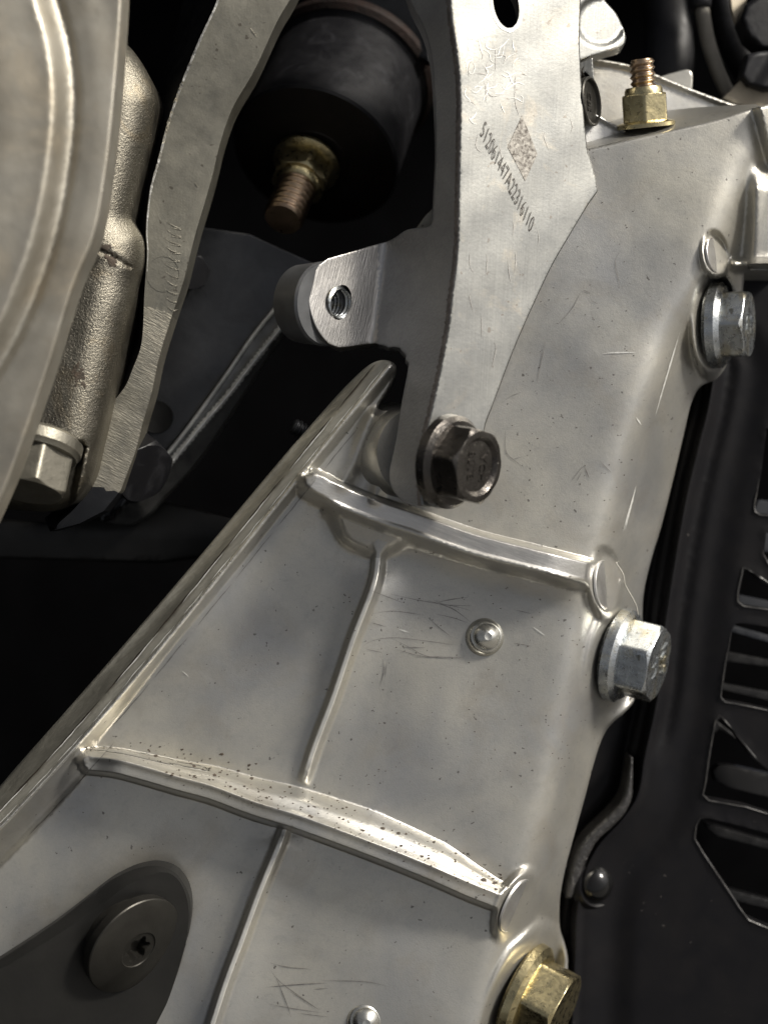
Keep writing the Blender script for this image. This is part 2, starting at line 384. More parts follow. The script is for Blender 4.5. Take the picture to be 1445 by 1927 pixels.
M['pale'] = metal('pale_shroud', (0.016, 0.018, 0.022), (0.011, 0.012, 0.016), (0.4, 0.55), 0.0, 1.0, spec=0.2)
M['hose'] = metal('dark_rubber_hose', (0.014, 0.014, 0.016), (0.009, 0.009, 0.01), (0.4, 0.6), 0.0, 1.2, spec=0.25, bumps=((6, 0.1),))
M['hosegrey'] = metal('dusty_hose', (0.20, 0.185, 0.155), (0.13, 0.12, 0.10), (0.5, 0.7), 0.1, 1.0, bumps=((6, 0.2),))
M['tan'] = metal('tan_plate', (0.33, 0.29, 0.22), (0.24, 0.21, 0.16), (0.4, 0.6), 0.5, 1.2)
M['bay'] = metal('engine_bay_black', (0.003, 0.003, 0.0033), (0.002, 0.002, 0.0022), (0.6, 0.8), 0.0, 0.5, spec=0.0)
M['ink'] = metal('laser_etch', (0.03, 0.024, 0.02), (0.05, 0.04, 0.033), (0.5, 0.7), 0.2, 6.0)
M['etch'] = metal('etched_patch', (0.05, 0.042, 0.036), (0.33, 0.315, 0.285), (0.5, 0.65), 0.7, 16.0)
M['scratch'] = metal('dark_scratch', (0.20, 0.19, 0.18), (0.33, 0.32, 0.30), (0.4, 0.6), 0.9, 6.0)
M['scratchlight'] = metal('bright_scratch', (0.75, 0.74, 0.70), (0.6, 0.6, 0.56), (0.25, 0.4), 0.4, 6.0)
M['dirt'] = metal('dirt', (0.035, 0.028, 0.02), (0.07, 0.05, 0.035), (0.7, 0.9), 0.0, 8.0)
M['fibre'] = metal('pale_fibre', (0.6, 0.58, 0.5), (0.5, 0.48, 0.42), (0.5, 0.6), 0.0, 4.0)

exec_sections = True
# ------------------------------------------------------------------ dark bay backdrop, with unseen side walls added and sized to block light
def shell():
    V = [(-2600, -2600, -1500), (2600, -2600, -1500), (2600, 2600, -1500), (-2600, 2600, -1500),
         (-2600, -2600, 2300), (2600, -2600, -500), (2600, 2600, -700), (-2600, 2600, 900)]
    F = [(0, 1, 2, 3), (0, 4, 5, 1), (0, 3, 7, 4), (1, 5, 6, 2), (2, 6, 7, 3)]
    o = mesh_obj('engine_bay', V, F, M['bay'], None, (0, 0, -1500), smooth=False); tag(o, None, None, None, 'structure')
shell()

gp = bpy.data.meshes.new('ground'); gp.from_pydata([(-60, -60, 0), (60, -60, 0), (60, 60, 0), (-60, 60, 0)], [], [(0, 1, 2, 3)])
go = bpy.data.objects.new('ground', gp); SC.collection.objects.link(go); tag(go, kind='structure')  # unseen ground sheet, added to bounce fill light upward
mg, ntg, bgx, vg = mat_base('concrete'); ntg.links.new(mixc(ntg, noise(ntg, vg, 0.02, 6), (0.13, 0.125, 0.115), (0.18, 0.175, 0.165)), bgx.inputs['Base Color']); bgx.inputs['Roughness'].default_value = 0.9; gp.materials.append(mg)
# ------------------------------------------------------------------ the frame casting
_R = np.array([(-60, 1617), (0, 1562), (60, 1494), (121, 1427), (221, 1320), (287, 1237), (391, 1109), (500, 980), (576, 880), (648, 793), (700, 728), (733, 692)], float); _pf = np.polyfit(_R[:, 0], _R[:, 1], 3); RAIL = spline([(q, np.polyval(_pf, q)) for q in np.linspace(-62, 733, 14)], 10)
ROLL = spline([(1424, 205), (1418, 235), (1403, 280), (1382, 325), (1352, 405), (1322, 480), (1290, 545), (1246, 625), (1215, 720), (1190, 785), (1163, 865), (1140, 955), (1122, 1030), (1102, 1105), (1090, 1160), (1074, 1250), (1056, 1340), (1036, 1440), (1012, 1545), (978, 1650), (952, 1700), (938, 1765), (920, 1835), (905, 1900), (890, 1970)], 12)
CAST = np.vstack([
    spline([(870, 262), (930, 285), (1000, 288), (1110, 279), (1200, 258), (1265, 244), (1350, 224), (1400, 208), (1430, 200), (1475, 190)], 8),
    A((1475, 515), (1400, 514), (1396, 560), (1384, 650)),
    spline([(1372, 672), (1362, 695), (1346, 714), (1326, 722), (1311, 735), (1298, 765), (1287, 812), (1270, 885), (1245, 985), (1225, 1052), (1210, 1120), (1207, 1200), (1196, 1305), (1180, 1335), (1150, 1362), (1133, 1388), (1118, 1432), (1100, 1500), (1080, 1572), (1062, 1640), (1053, 1695), (1053, 1745), (1062, 1775), (1068, 1803), (1066, 1835), (1052, 1880), (1030, 1970)], 8),
    A((-70, 1970)),
    spline([(-70, 1560), (0, 1480), (45, 1428), (130, 1332), (258, 1185), (360, 1066), (457, 950), (541, 850), (572, 815), (640, 738), (685, 694), (708, 680), (730, 678), (745, 688), (744, 704), (730, 733), (712, 762), (716, 772), (740, 770), (765, 768), (790, 700), (830, 560), (860, 450), (872, 330)], 8)])
R1 = spline([(592, 905), (640, 930), (720, 962), (780, 981), (890, 1020), (1000, 1048), (1110, 1076), (1140, 1084)], 8)
R2 = spline([(168, 1436), (220, 1442), (270, 1455), (335, 1474), (400, 1492), (475, 1520), (570, 1550), (700, 1598), (805, 1640), (885, 1675), (950, 1700)], 8)
R3 = spline([(712, 1040), (703, 1100), (664, 1203), (628, 1310), (592, 1405), (574, 1462)], 8)
R4 = spline([(544, 1535), (525, 1590), (488, 1680), (455, 1770), (425, 1850), (396, 1940), (385, 1975)], 8)
BULGE = spline([(598, 960), (618, 985), (632, 1018), (655, 1038), (700, 1057), (716, 1060), (745, 1046), (768, 1032), (800, 1040), (870, 1055), (960, 1075), (1060, 1098), (1060, 1050), (900, 1000), (760, 960), (650, 915)], 8, True)
def rail_wi(y): return 28 + 26*sst((y - 1380)/90.0)
def ribf(x, y, poly, w, wu, wd, h, ends=(0.02, 0.02)):
    s, t = sdist(x, y, poly)            # s > 0 on the lower / right side
    up = 1 - sst((-s - w)/wu); dn = 1 - sst((s - w)/wd)
    f = np.where(s < 0, up, dn)
    return h*f, s, t
def cast_parts(x, y):
    t, ta = sdist(x, y, RAIL); t = -t      # positive to the outer (left) side
    s, sa = sdist(x, y, ROLL); s = -s      # positive to the right side
    return t, ta, s, sa
FOLD1 = spline([(700, 785), (682, 830), (668, 868), (648, 906)], 8); FOLD2 = spline([(745, 850), (724, 890), (706, 935)], 8)
SGN = {}
N_A, N_B, N_C = n3((0.87, -0.19, 0.46)), n3((0.90, -0.03, 0.43)), n3((0.84, -0.33, 0.43))
SEATS = [(1158, 1231, -116, N_A, 98, 0.4), (1341, 612, -112, N_B, 84, 0.3), (980, 1868, -112, N_C, 110, 0.4),
         (1138, 1100, -30, n3((0.86, 0.06, 0.5)), 50, 0.55), (972, 1705, -4, n3((0.79, -0.33, 0.51)), 57, 0.5), (1344, 480, -14, n3((0.80, 0.10, 0.59)), 36, 0.4)]
def cast_z(x, y, full=False):
    t, ta, s, sa = cast_parts(x, y)
    t = t*SGN['rail']; s = s*SGN['roll']
    # web, with a slow unevenness like a real die casting
    z = 2.2*np.sin(x/83.0 + y/131.0) + 1.8*np.sin(x/57.0 - y/97.0 + 1.3)
    z = z + 10*np.exp(-((y - 1960)/160.0)**2)
    # ribs
    r1, s1, t1 = ribf(x, y, R1, 15, 8, 30, 88)
    r1 = r1*(1 - 0.55*sst((t1 - 0.80)/0.2))
    r2, s2, t2 = ribf(x, y, R2, 13, 40, 9, 88)
    sh = np.clip((-s2 - 13)/np.interp(t2, [0, .1, .25, .45, .65, .82, .93, 1], [20, 24, 36, 52, 60, 52, 34, 20]), 0, 1)   # the sloping shelf above rib two
    u2 = 1 - sh; r2 = np.where(s2 < -13, 88*(0.62*sst(u2/0.5) + 0.38*u2**1.5), r2) + 4.5*np.exp(-((s2 + 11)/5.0)**2)
    r2 = r2*(0.75 + 0.25*sst(t2/0.08))*(1 - 0.4*sst((t2 - 0.82)/0.18))
    r3, s3, t3 = ribf(x, y, R3, 4.5, 13, 10, 1.0); r3 = r3*np.interp(t3, [0, .1, .5, 0.95, 1], [34, 34, 28, 26, 20])
    r4, s4, t4 = ribf(x, y, R4, 4.5, 12, 11, 1.0); r4 = r4*30
    bd, _ = sdist(x, y, BULGE, True); ins = inside(np.stack([x, y], 1), BULGE); bd = np.where(ins, np.abs(bd), -np.abs(bd))
    bu = 30*sst((bd + 6)/32.0)
    z = z + 1.0*smax(smax(r1, bu, 10), smax(smax(r2, r3, 10), r4, 8), 10)
    # wide fillets that lift the web towards the ribs and the rail
    wf = sst((1700 - y)/200.0)
    z = z + 24*np.exp(-(np.clip(s1 - 18, 0, None)/42.0)**2)*sst((s1 - 14)/12.0)*sst((1120 - x)/60.0)*sst((x - 600)/40.0) + 16*np.exp(-(s3/44.0)**2)*np.interp(t3, [0, 1], [1.5, 0.5])*sst((y - 1045)/80.0)*sst((1470 - y)/120.0) + 22*np.exp(-(np.clip(-t - 24, 0, None)/50.0)**2)*sst((1440 - y)/260.0) + 14*np.exp(-(s4/50.0)**2)*sst((y - 1560)/40.0)
    # the rail on the left
    wi = rail_wi(y)
    inn = np.where(y > 1380, 16*sst((t + wi)/9.0) + 42*np.clip((t + wi)/wi, 0, 1)**1.6, 58*sst((t + wi)/(wi*0.92)))*sst((y - 1380)/60.0) + 58*sst((t + wi)/(wi*0.92))*(1 - sst((y - 1380)/60.0))
    outp = 58 - 6*np.clip(t/24.0, 0, 1) - 6*sst((t - 23)/3.0) - 36*np.clip((t - 26)/30.0, 0, 1)
    rl = np.where(t < 0, inn, outp) + 5.0*np.exp(-(t/3.4)**2)
    rl = rl*np.where(t < -wi, 0, 1)
    z = smax(z, rl, 6)*1.0
    # the rounded right edge and the side face behind it
    w_ = 12.0; k = np.interp(y, [200, 480, 700, 2000], [1.15, 1.35, 1.6, 1.6])
    sp_ = w_*np.logaddexp(0, (s - 6)/w_)
    low = np.interp(y, [200, 300, 480, 520, 700, 2000], [55, 62, 75, 120, 190, 190])
    z = z - smin(k*sp_, low + 0*s, 20)
    for fold, fh, fw in ((FOLD1, 26, 13.0), (FOLD2, 34, 13.0)):
        fd, ft = sdist(x, y, fold); z = z + fh*np.exp(-(fd/fw)**2)*(1 - 0.5*ft)
    # the right-hand side region at the top: slopes up again to the frame edge, with a ledge
    z = z + 48*sst((x - 1392 - (500 - y)*0.06)/26.0)*sst((505 - y)/12.0)*sst((y - 300)/60.0)
    z = z + 46*np.exp(-((y - 497)/9.0)**2)*sst((x - 1368)/16.0)
    # shoulder at the top right corner
    z = z + 40*sst((x - 1412 - (y - 200)*0.25)/18.0)*sst((330 - y)/30.0)
    # flat seats: ejector discs and bolt pads, blended into the casting
    for px, py, zc, n, R_, wd in SEATS:
        zp = zc - (n[0]*(x - px) - n[1]*(y - py))/n[2]
        r3 = np.sqrt((x - px)**2 + (y - py)**2 + (zp - zc)**2)
        w = sst((R_*(1 + wd) - r3)/(R_*wd)); z = z + (zp - z)*w
    if full: return z, t, s, s1, t1, s2, t2, s3, t3, s4, t4, ins
    return z
_t, _, _s, _ = cast_parts(A(100.0), A(1300.0)); SGN['rail'] = 1.0 if _t[0] > 0 else -1.0
_t, _, _s, _ = cast_parts(A(1400.0), A(900.0)); SGN['roll'] = 1.0 if _s[0] > 0 else -1.0
_a, _s1, _ = ribf(A(800.0), A(1200.0), R1, 1, 1, 1, 1); FL = 1.0 if _s1[0] > 0 else -1.0
def ribf(x, y, poly, w, wu, wd, h, _f=FL):
    s, t = sdist(x, y, poly); s = s*_f
    return h*np.where(s < 0, 1 - sst((-s - w)/wu), 1 - sst((s - w)/wd)), s, t
SGO = 1.0
def off(poly, d):
    t = np.gradient(poly, axis=0); t /= np.linalg.norm(t, axis=1)[:, None]; return poly + d*np.stack([-t[:, 1], t[:, 0]], 1)
_q = off(RAIL, 10)[len(RAIL)//2]; SGO = 1.0 if sdist(A(_q[0]), A(_q[1]), RAIL)[0][0]*-SGN['rail'] > 0 else -1.0
casting = thing('frame_casting', 'large cast aluminium frame with raised ribs and a thick left rail filling the middle', 'frame', U(700, 1300, 0))
def fan(poly, ds): return [off(spline(poly, 5), d) for d in ds]
rows = fan(RAIL, (-54, -47, -40, -34, -28, -22, -16, -11, -7, -4, -2, 0, 2, 4, 7, 11, 16, 20, 24, 28, 33, 38, 44, 50))
rows += fan(R1, (-27, -23, -19, -15.5, -12, -6, 0, 6, 12, 15.5, 19, 24, 30, 36, 42, 49)) + fan(R2, (-13, -11, -7, -2, 3, 8, 11, 13.5, 16, 19, 22, 25))
rows += fan(R3, (-20, -16, -12, -8.5, -5, -2, 2, 5, 8.5, 12, 16, 20)) + fan(R4, (-20, -16, -12, -8.5, -5, -2, 2, 5, 8.5, 12, 16, 20))
_P = spline(R2, 5); _T = np.linspace(0, 1, len(_P)); _W = np.interp(_T, [0, .1, .25, .45, .65, .82, .93, 1], [20, 24, 36, 52, 60, 52, 34, 20])[:, None]
_N = (off(_P, 1) - _P)*(1 if sdist(off(_P, 5)[40:41, 0], off(_P, 5)[40:41, 1], R2)[0][0]*FL < 0 else -1)
rows += [_P + _N*(13 + _W*f) for f in (1.2, 1.1, 1.04, 0.99, 0.94, 0.88, 0.81, 0.74, 0.66, 0.57, 0.48, 0.39, 0.3, 0.21, 0.13, 0.06)]
for px, py, zc, n, R_, wd in SEATS:
    _a, _u, _v = frame(n)
    for f in (0.55, 0.8, 0.95, 1.0, 1.06, 1.12, 1.18, 1.25, 1.33, 1.42, 1.52):
        q = np.linspace(0, 2*math.pi, int(2*math.pi*R_*f/5))[:-1]
        rows.append(np.stack([px + R_*f*(np.cos(q)*_u[0] + np.sin(q)*_v[0]), py - R_*f*(np.cos(q)*_u[1] + np.sin(q)*_v[1])], 1))
RC = relief(CAST, cast_z, h=6.2, rows=rows, rnd=5, bands=((RAIL, 53), (R1, 40), (R2, 45), (R3, 20), (R4, 20)))
zz, t, s, s1, t1, s2, t2, s3, t3, s4, t4, ins = cast_z(RC.fc[:, 0], RC.fc[:, 1], True)
lab = np.zeros(len(RC.F), int)
fx, fy = RC.fc[:, 0], RC.fc[:, 1]
wi = rail_wi(fy)
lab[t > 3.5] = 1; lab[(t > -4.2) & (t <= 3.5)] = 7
lab[(lab == 0) & (np.abs(s1) < 15.5) & (t1 > 0.001) & (t1 < 0.985)] = 2
lab[(lab == 0) & (s2 < 19) & (s2 > -14) & (t2 > 0.001) & (t2 < 0.985)] = 3
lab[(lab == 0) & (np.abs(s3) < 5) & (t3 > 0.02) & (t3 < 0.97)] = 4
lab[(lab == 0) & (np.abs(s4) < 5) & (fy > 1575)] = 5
lab[(s > 44)] = 6
emit(RC, casting, {0: ('web_panel', M['cast']), 1: ('rail', M['rail']), 2: ('rib', M['ribtop']), 3: ('rib', M['cast']), 4: ('rib', M['ribcrest']), 5: ('rib', M['ribcrest']), 6: ('side_wall', M['cast']), 7: ('worn_edge', M['worn'])}, depth=120, labels=lab)
def ej(px, py, z, n, R_):
    prof = [(-4, R_*1.05), (-0.5, R_*1.015), (0.2, R_*0.985), (-1.6, R_*0.965), (-0.6, R_*0.935), (-0.3, R_*0.4)]
    V, F = lathe_vf(U(px, py, z), n, prof, 56); mesh_obj('ejector_mark', V, F, M['ribtop'], casting, sharp=30)
for q, rr in zip(SEATS[3:], (46, 53, 33)): ej(q[0], q[1], q[2] + 2, q[3], rr)
# top shelf and back wall behind the upper edge
EDGE = spline([(1060, 284), (1110, 279), (1200, 258), (1265, 244), (1350, 224), (1400, 208), (1430, 200)], 8)
SH = np.vstack([EDGE[::-1], A((1060, 245)), spline([(1060, 240), (1120, 232), (1200, 216), (1300, 203), (1420, 196)], 10)])
def shelf_z(x, y):
    d, _ = sdist(x, y, EDGE); return -2 - 3.2*np.abs(d)
emit(relief(SH, shelf_z, h=8), casting, {0: ('top_shelf', M['cast'])}, depth=40)
WALLP = np.vstack([spline([(1085, 111), (1116, 111), (1150, 115), (1187, 123), (1229, 138), (1300, 167), (1380, 196), (1422, 203)], 8), A((1422, 215), (1300, 245), (1070, 290))])
RIM = spline([(1085, 111), (1116, 111), (1150, 115), (1187, 123), (1229, 138), (1300, 167), (1380, 196), (1422, 203)], 8)
def bw_z(x, y):
    d, _ = sdist(x, y, RIM); return -140 + 10*(1 - sst((np.abs(d) - 5)/5.0)) + 0.15*(1200 - x)
emit(relief(WALLP, bw_z, h=5, rnd=3), casting, {0: ('back_wall', M['cast'])}, depth=30)
GP = A((1095, 205), (1128, 218), (1152, 232), (1200, 259), (1150, 276), (1112, 286), (1095, 290))
emit(relief(GP, lambda x, y: -40 - 0.25*(x - 1100) + 8*(np.abs(sdist(x, y, A((1095, 205), (1128, 218), (1152, 232), (1200, 259)))[0]) < 6), h=5, rnd=2), casting, {0: ('gusset', M['cast'])}, depth=40)
# boss under the bracket foot
V, F = lathe_vf(U(784, 852, 40), (0.45, -0.06, 0.89), [(-105, 94), (-84, 89), (-40, 86), (-4, 84), (0, 82), (0, 30)], 72)
mesh_obj('mounting_boss', V, F, M['cast'], casting, sharp=40)

# ------------------------------------------------------------------ scratches and dirt lying on the casting
def ribbon(path, w, zf_, lift=1.4):
    P = spline(path, 5); t_ = np.gradient(P, axis=0); t_ /= np.linalg.norm(t_, axis=1)[:, None]; nn = np.stack([-t_[:, 1], t_[:, 0]], 1)
    ww = w*np.sin(np.linspace(0.12, math.pi - 0.12, len(P)))[:, None]*(0.7 + 0.6*rng.random((len(P), 1)))
    L_, R_ = P + nn*ww*0.5, P - nn*ww*0.5
    V = np.vstack([U(L_[:, 0], L_[:, 1], zf_(L_[:, 0], L_[:, 1]) + lift), U(R_[:, 0], R_[:, 1], zf_(R_[:, 0], R_[:, 1]) + lift)]); n = len(P)
    return V, [(i, i+1, n+i+1, n+i) for i in range(n - 1)]
def join(parts):
    V, F, n = [], [], 0
    for v, f in parts:
        V.append(v); F += [tuple(i + n for i in q) for q in f]; n += len(v)
    return np.vstack(V), F
def wob(poly, d, i0, i1, amp):
    P = off(spline(poly, 14), d); n = len(P); return [tuple(q + rng.normal(0, amp, 2)) for q in P[int(i0*n):int(i1*n)]]
PL = [ribbon(wob(RAIL, SGO*24, i/9, (i + 0.99)/9, 0.35), 2.6, cast_z) for i in range(9)]
mesh_obj('parting_line', *join(PL), M['dirt'], casting)['kind'] = 'stuff'
PL = [ribbon(wob(RAIL, SGO*22, q, q + 0.11, 0.3), 1.8, cast_z) for q in (0.06, 0.2, 0.36, 0.52, 0.63, 0.78)] + [ribbon(wob(RAIL, SGO*6.5, i/14.0, (i + 0.9)/14.0, 0.4), 1.6, cast_z) for i in range(14)]
mesh_obj('burr', *join(PL), M['scratchlight'], casting)['kind'] = 'stuff'
PL = [ribbon(wob(RAIL, -SGO*(27 + 22*(i < 3)), i/10 + 0.0, (i + 0.99)/10, 0.35), 2.0, cast_z) for i in range(1, 9)]
mesh_obj('parting_line', *join(PL), M['scratch'], casting)['kind'] = 'stuff'
DS = [[(700, 1112), (760, 1135)], [(735, 1118), (790, 1130), (860, 1142), (888, 1150)], [(805, 1130), (850, 1145), (885, 1170)], [(815, 1129), (840, 1138), (888, 1140)], [(820, 1134), (850, 1128), (880, 1124)], [(822, 1156), (850, 1162), (880, 1172)], [(700, 1155), (740, 1150), (800, 1158)],
      [(803, 1160), (825, 1180), (848, 1198)], [(682, 1217), (700, 1206), (740, 1200), (800, 1206), (872, 1216)], [(690, 1222), (720, 1228)], [(735, 1200), (770, 1218), (805, 1235), (873, 1240)], [(745, 1222), (780, 1232), (802, 1236)], [(757, 1218), (800, 1219)], [(780, 1236), (872, 1237)], [(970, 1148), (1000, 1155)], [(965, 1210), (1000, 1216)], [(700, 1172), (728, 1180)],
      [(720, 1240), (722, 1262), (716, 1290)], [(728, 1246), (724, 1275)],
      [(508, 1812), (540, 1820), (585, 1824)], [(500, 1858), (560, 1853), (615, 1850)], [(505, 1820), (530, 1850), (590, 1893)], [(520, 1840), (540, 1890), (548, 1915)], [(505, 1889), (545, 1897), (605, 1906)], [(605, 1845), (690, 1848), (735, 1858)], [(560, 1907), (620, 1914)], [(590, 1862), (618, 1860)], [(545, 1865), (600, 1900)],
      [(1168, 470), (1157, 492), (1164, 530), (1165, 545)], [(1093, 548), (1076, 580), (1050, 610)], [(1095, 545), (1112, 552)], [(1110, 565), (1125, 572)], [(1026, 640), (1016, 690), (1010, 720)], [(945, 757), (962, 745), (981, 738)], [(1075, 905), (1090, 885), (1098, 878), (1105, 892)], [(1085, 905), (1094, 888)], [(1100, 880), (1108, 900)], [(950, 810), (952, 850), (970, 868), (985, 880)], [(963, 865), (980, 860)],
      [(345, 1265), (352, 1272)], [(510, 1105), (516, 1112)], [(1130, 870), (1150, 890)]]
mesh_obj('scratch', *join([ribbon(p, random.uniform(0.9, 1.9), cast_z) for p in DS]), M['scratch'], casting)['kind'] = 'stuff'
LS = [[(1132, 666), (1150, 664), (1196, 663)], [(1196, 785), (1206, 800)], [(343, 1262), (356, 1274)], [(1003, 1180), (1025, 1196)], [(750, 1184), (770, 1190)], [(1278, 626), (1232, 783)], [(1196, 915), (1175, 998)], [(1193, 925), (1172, 1000)]]
mesh_obj('scratch', *join([ribbon(p, random.uniform(1.6, 3.0), cast_z) for p in LS]), M['scratchlight'], casting)['kind'] = 'stuff'
sp_l = []
for i in range(300):
    t_ = rng.random(); c = np.array([np.interp(t_, np.linspace(0, 1, len(R2)), R2[:, k]) for k in (0, 1)])
    o_ = -abs(rng.normal(34, 20)) - 2; q = c + np.array((0.36*-o_*0 + -0.3*o_*0, o_)) + rng.normal(0, 4, 2); r = abs(rng.normal(0, 1.0)) + 0.6
    if rng.random() < 0.04: r *= 2.4
    if t_ < 0.12: continue
    sp_l.append((q, r))
for i in range(120): sp_l.append((np.array((rng.uniform(640, 1110), rng.uniform(1120, 1480))), rng.uniform(0.5, 1.3)))
for i in range(90): sp_l.append((np.array((rng.uniform(960, 1200), rng.uniform(380, 1010))), rng.uniform(0.5, 1.3)))
fl = []
for q, r in sp_l:
    if not inside(q[None], CAST)[0]: continue
    m = 5; th = np.arange(m)*2*math.pi/m + rng.random()*6; rr = r*(0.6 + 0.8*rng.random(m)); X = q[0] + np.cos(th)*rr*1.3; Y = q[1] + np.sin(th)*rr*0.8
    z0 = cast_z(X, Y); v = np.vstack([U(X, Y, z0 + 0.6), U(q[0:1], q[1:2], cast_z(q[0:1], q[1:2]) + 1.2 + r*0.5)])
    fl.append((v, [(i, (i+1) % m, m) for i in range(m)]))
mesh_obj('dirt_speck', *join(fl), M['dirt'], casting)['kind'] = 'stuff'

# ------------------------------------------------------------------ the bracket bolted to it
XE = np.array([(828, -145), (845, -25), (850, 40), (858, 90), (864, 140), (866, 200), (865, 280), (863, 360), (862, 450), (858, 500), (850, 560), (845, 610), (836, 660), (828, 700), (815, 760), (805, 800), (799, 825), (795, 850), (791, 890), (793, 945)], float)
def xe(y): return np.interp(y, XE[:, 1], XE[:, 0])
BR = np.vstack([spline([(730, -140), (762, -30), (775, 8), (796, 50), (808, 90), (814, 130), (818, 200), (820, 280), (817, 350), (814, 395), (808, 425), (767, 432), (735, 452), (697, 463), (655, 475), (616, 486)], 7),
    spline([(600, 498), (588, 518), (580, 545), (581, 575), (590, 607), (604, 632), (620, 648), (638, 655)], 7),
    A((660, 653), (672, 651), (694, 648), (708, 647), (713, 649), (722, 650), (732, 655), (740, 653), (752, 655), (756, 661), (764, 668), (763, 676), (769, 684), (768, 692)),
    spline([(766, 705), (760, 735), (753, 775), (747, 820), (738, 862), (733, 888), (735, 912), (747, 932), (768, 946), (800, 953), (850, 950), (885, 915), (905, 865), (912, 805), (925, 768), (943, 720), (965, 662), (988, 608), (1012, 555), (1040, 497), (1075, 437), (1105, 387)], 7),
    A((1124, 360), (1122, 342), (1113, 308), (1105, 285), (1100, 240), (1093, 150), (1090, 80), (1092, 0), (1094, -140))])
TSLOT = spline([(952 + 24*math.cos(a)*1.0 + 6*math.sin(a), 8 + 45*math.sin(a)) for a in np.linspace(0, 2*math.pi, 25)[:-1]], 4, True)
TH_C, TH_N = (641, 568), n3((0.72, -0.10, 0.69))
THOLE = np.array([(641 + 20.5*math.cos(a) - 4*math.sin(a), 569 + 33*math.sin(a)) for a in np.linspace(0, 2*math.pi, 41)[:-1]])
def zF(x, y): return 140 - 0.46*(x - 855)
def zT(x, y): return 14 - 0.6*(x - 640) - 0.05*(y - 568)
def br_z(x, y):
    e = xe(y); f = zF(x, y); w = zF(e, y) - 1.25*(e - x)
    z = smin(f, w, 5.0)
    m = (x < 765) & (y > 425) & (y < 665)
    return np.where(m, smax(z, zT(x, y), 14), z) + 0.7*np.sin(x/31.0 + y/23.0)*0.5
bracket = thing('engine_bracket', 'bright machined aluminium bracket with etched serial number standing at top centre', 'bracket', U(850, 900, 150))
cr = np.stack([xe(np.arange(-132, 945, 7.0)), np.arange(-132, 945, 7.0)], 1)
RB = relief(BR, br_z, h=7, holes=[TSLOT, THOLE], creases=[cr[1:-1]], rows=[cr + A(3, 0), cr - A(4, 0), cr - A(8, 0), cr - A(12, 0)] , rnd=2.5)
fx, fy = RB.fc[:, 0], RB.fc[:, 1]
lab = np.where(fx > xe(fy), 0, 1); lab[(lab == 1) & (fx > xe(fy) - 8)] = 3; lab[(fx < 712) & (fy < 665)] = 2
emit(RB, bracket, {0: ('face_plate', M['plate']), 1: ('side_wall', M['wall']), 2: ('tab', M['tab']), 3: ('burr_edge', M['burr'])}, depth=62, labels=lab)
mesh_obj('slot_chamfer', *ribbon([(952 + 28*math.cos(a) + 6*math.sin(a), 8 + 49*math.sin(a)) for a in np.linspace(-0.3, math.pi + 0.3, 30)], 7.0, br_z, 0.8), M['scratchlight'], bracket)
ck, ckl = [], []
for i in range(95):
    c0 = np.array((rng.uniform(868, 970), rng.uniform(40, 275))); a0 = rng.uniform(0, 6.28); P_ = [c0]
    for k in range(rng.integers(2, 5)): a0 += rng.normal(0, 0.8); P_.append(P_[-1] + rng.uniform(6, 15)*np.array((math.cos(a0), 1.2*math.sin(a0))))
    if min(p[0] for p in P_) < 868 or (c0[1] > 195 and c0[0] > 885) or (c0[1] < 85 and c0[0] > 900): continue
    (ckl if rng.random() < 0.8 else ck).append(ribbon(P_, rng.uniform(1.0, 1.8), br_z, 0.9))
for i in range(26):
    c0 = np.array((rng.uniform(880, 1095), rng.uniform(30, 720)))
    if c0[0] > np.interp(c0[1], [0, 350, 720], [1080, 1100, 925]): continue
    if c0[0] < xe(c0[1]) + 12: continue
    ck.append(ribbon([c0, c0 + np.array((rng.normal(1, 3), rng.uniform(8, 30))), c0 + np.array((rng.normal(3, 4), rng.uniform(31, 50)))], rng.uniform(0.8, 1.5), br_z, 0.9))
mesh_obj('scratch', *join(ck), M['scratch'], bracket)['kind'] = 'stuff'; mesh_obj('scratch', *join(ckl), M['scratchlight'], bracket)['kind'] = 'stuff'
V, F = thread_vf(U(641, 569, 13), TH_N, -80, 1, 32, 10, 7.5, inner=True, tip=False)
mesh_obj('thread', V, F, M['zinc'], bracket)
V, F = lathe_vf(U(622, 572, 20), TH_N, [(-82, 40), (-82, 66), (-77, 74), (-50, 76), (-14, 79), (-8, 76), (-8, 36)], 64, cap0=True, cap1=False)
mesh_obj('standoff', V, F, M['standoff'], bracket, sharp=30)
# serial number on the face plate (2D code left blank)
def plate_pt(px, py, lift=0.8): return U(px, py, br_z(A(px), A(py))[0] + lift)
p0, p1 = plate_pt(907, 241), plate_pt(1001, 427)
ux = (p1 - p0); up_ = plate_pt(915, 238) - plate_pt(906.5, 262); nP = n3(np.cross(ux, up_))
V, F = text_vf('512061447A22316110', 1.0, 0.0, -0.012); wd = V[:, 0].max() - V[:, 0].min(); ht = V[:, 1].max() - V[:, 1].min()
P = (p0 + p1)/2 + (V[:, :1]/wd)*ux + (V[:, 1:2]/ht)*up_*1.1
P = P + nP*1.0*np.sign(nP[2])
mesh_obj('serial_number', P, F, M['ink'], bracket, smooth=False)
q = [plate_pt(*p, 1.0) for p in ((982, 217), (1011, 290), (988, 341), (955, 277))]
mesh_obj('etched_patch', q, [(0, 3, 2, 1)], M['etch'], bracket, smooth=False)

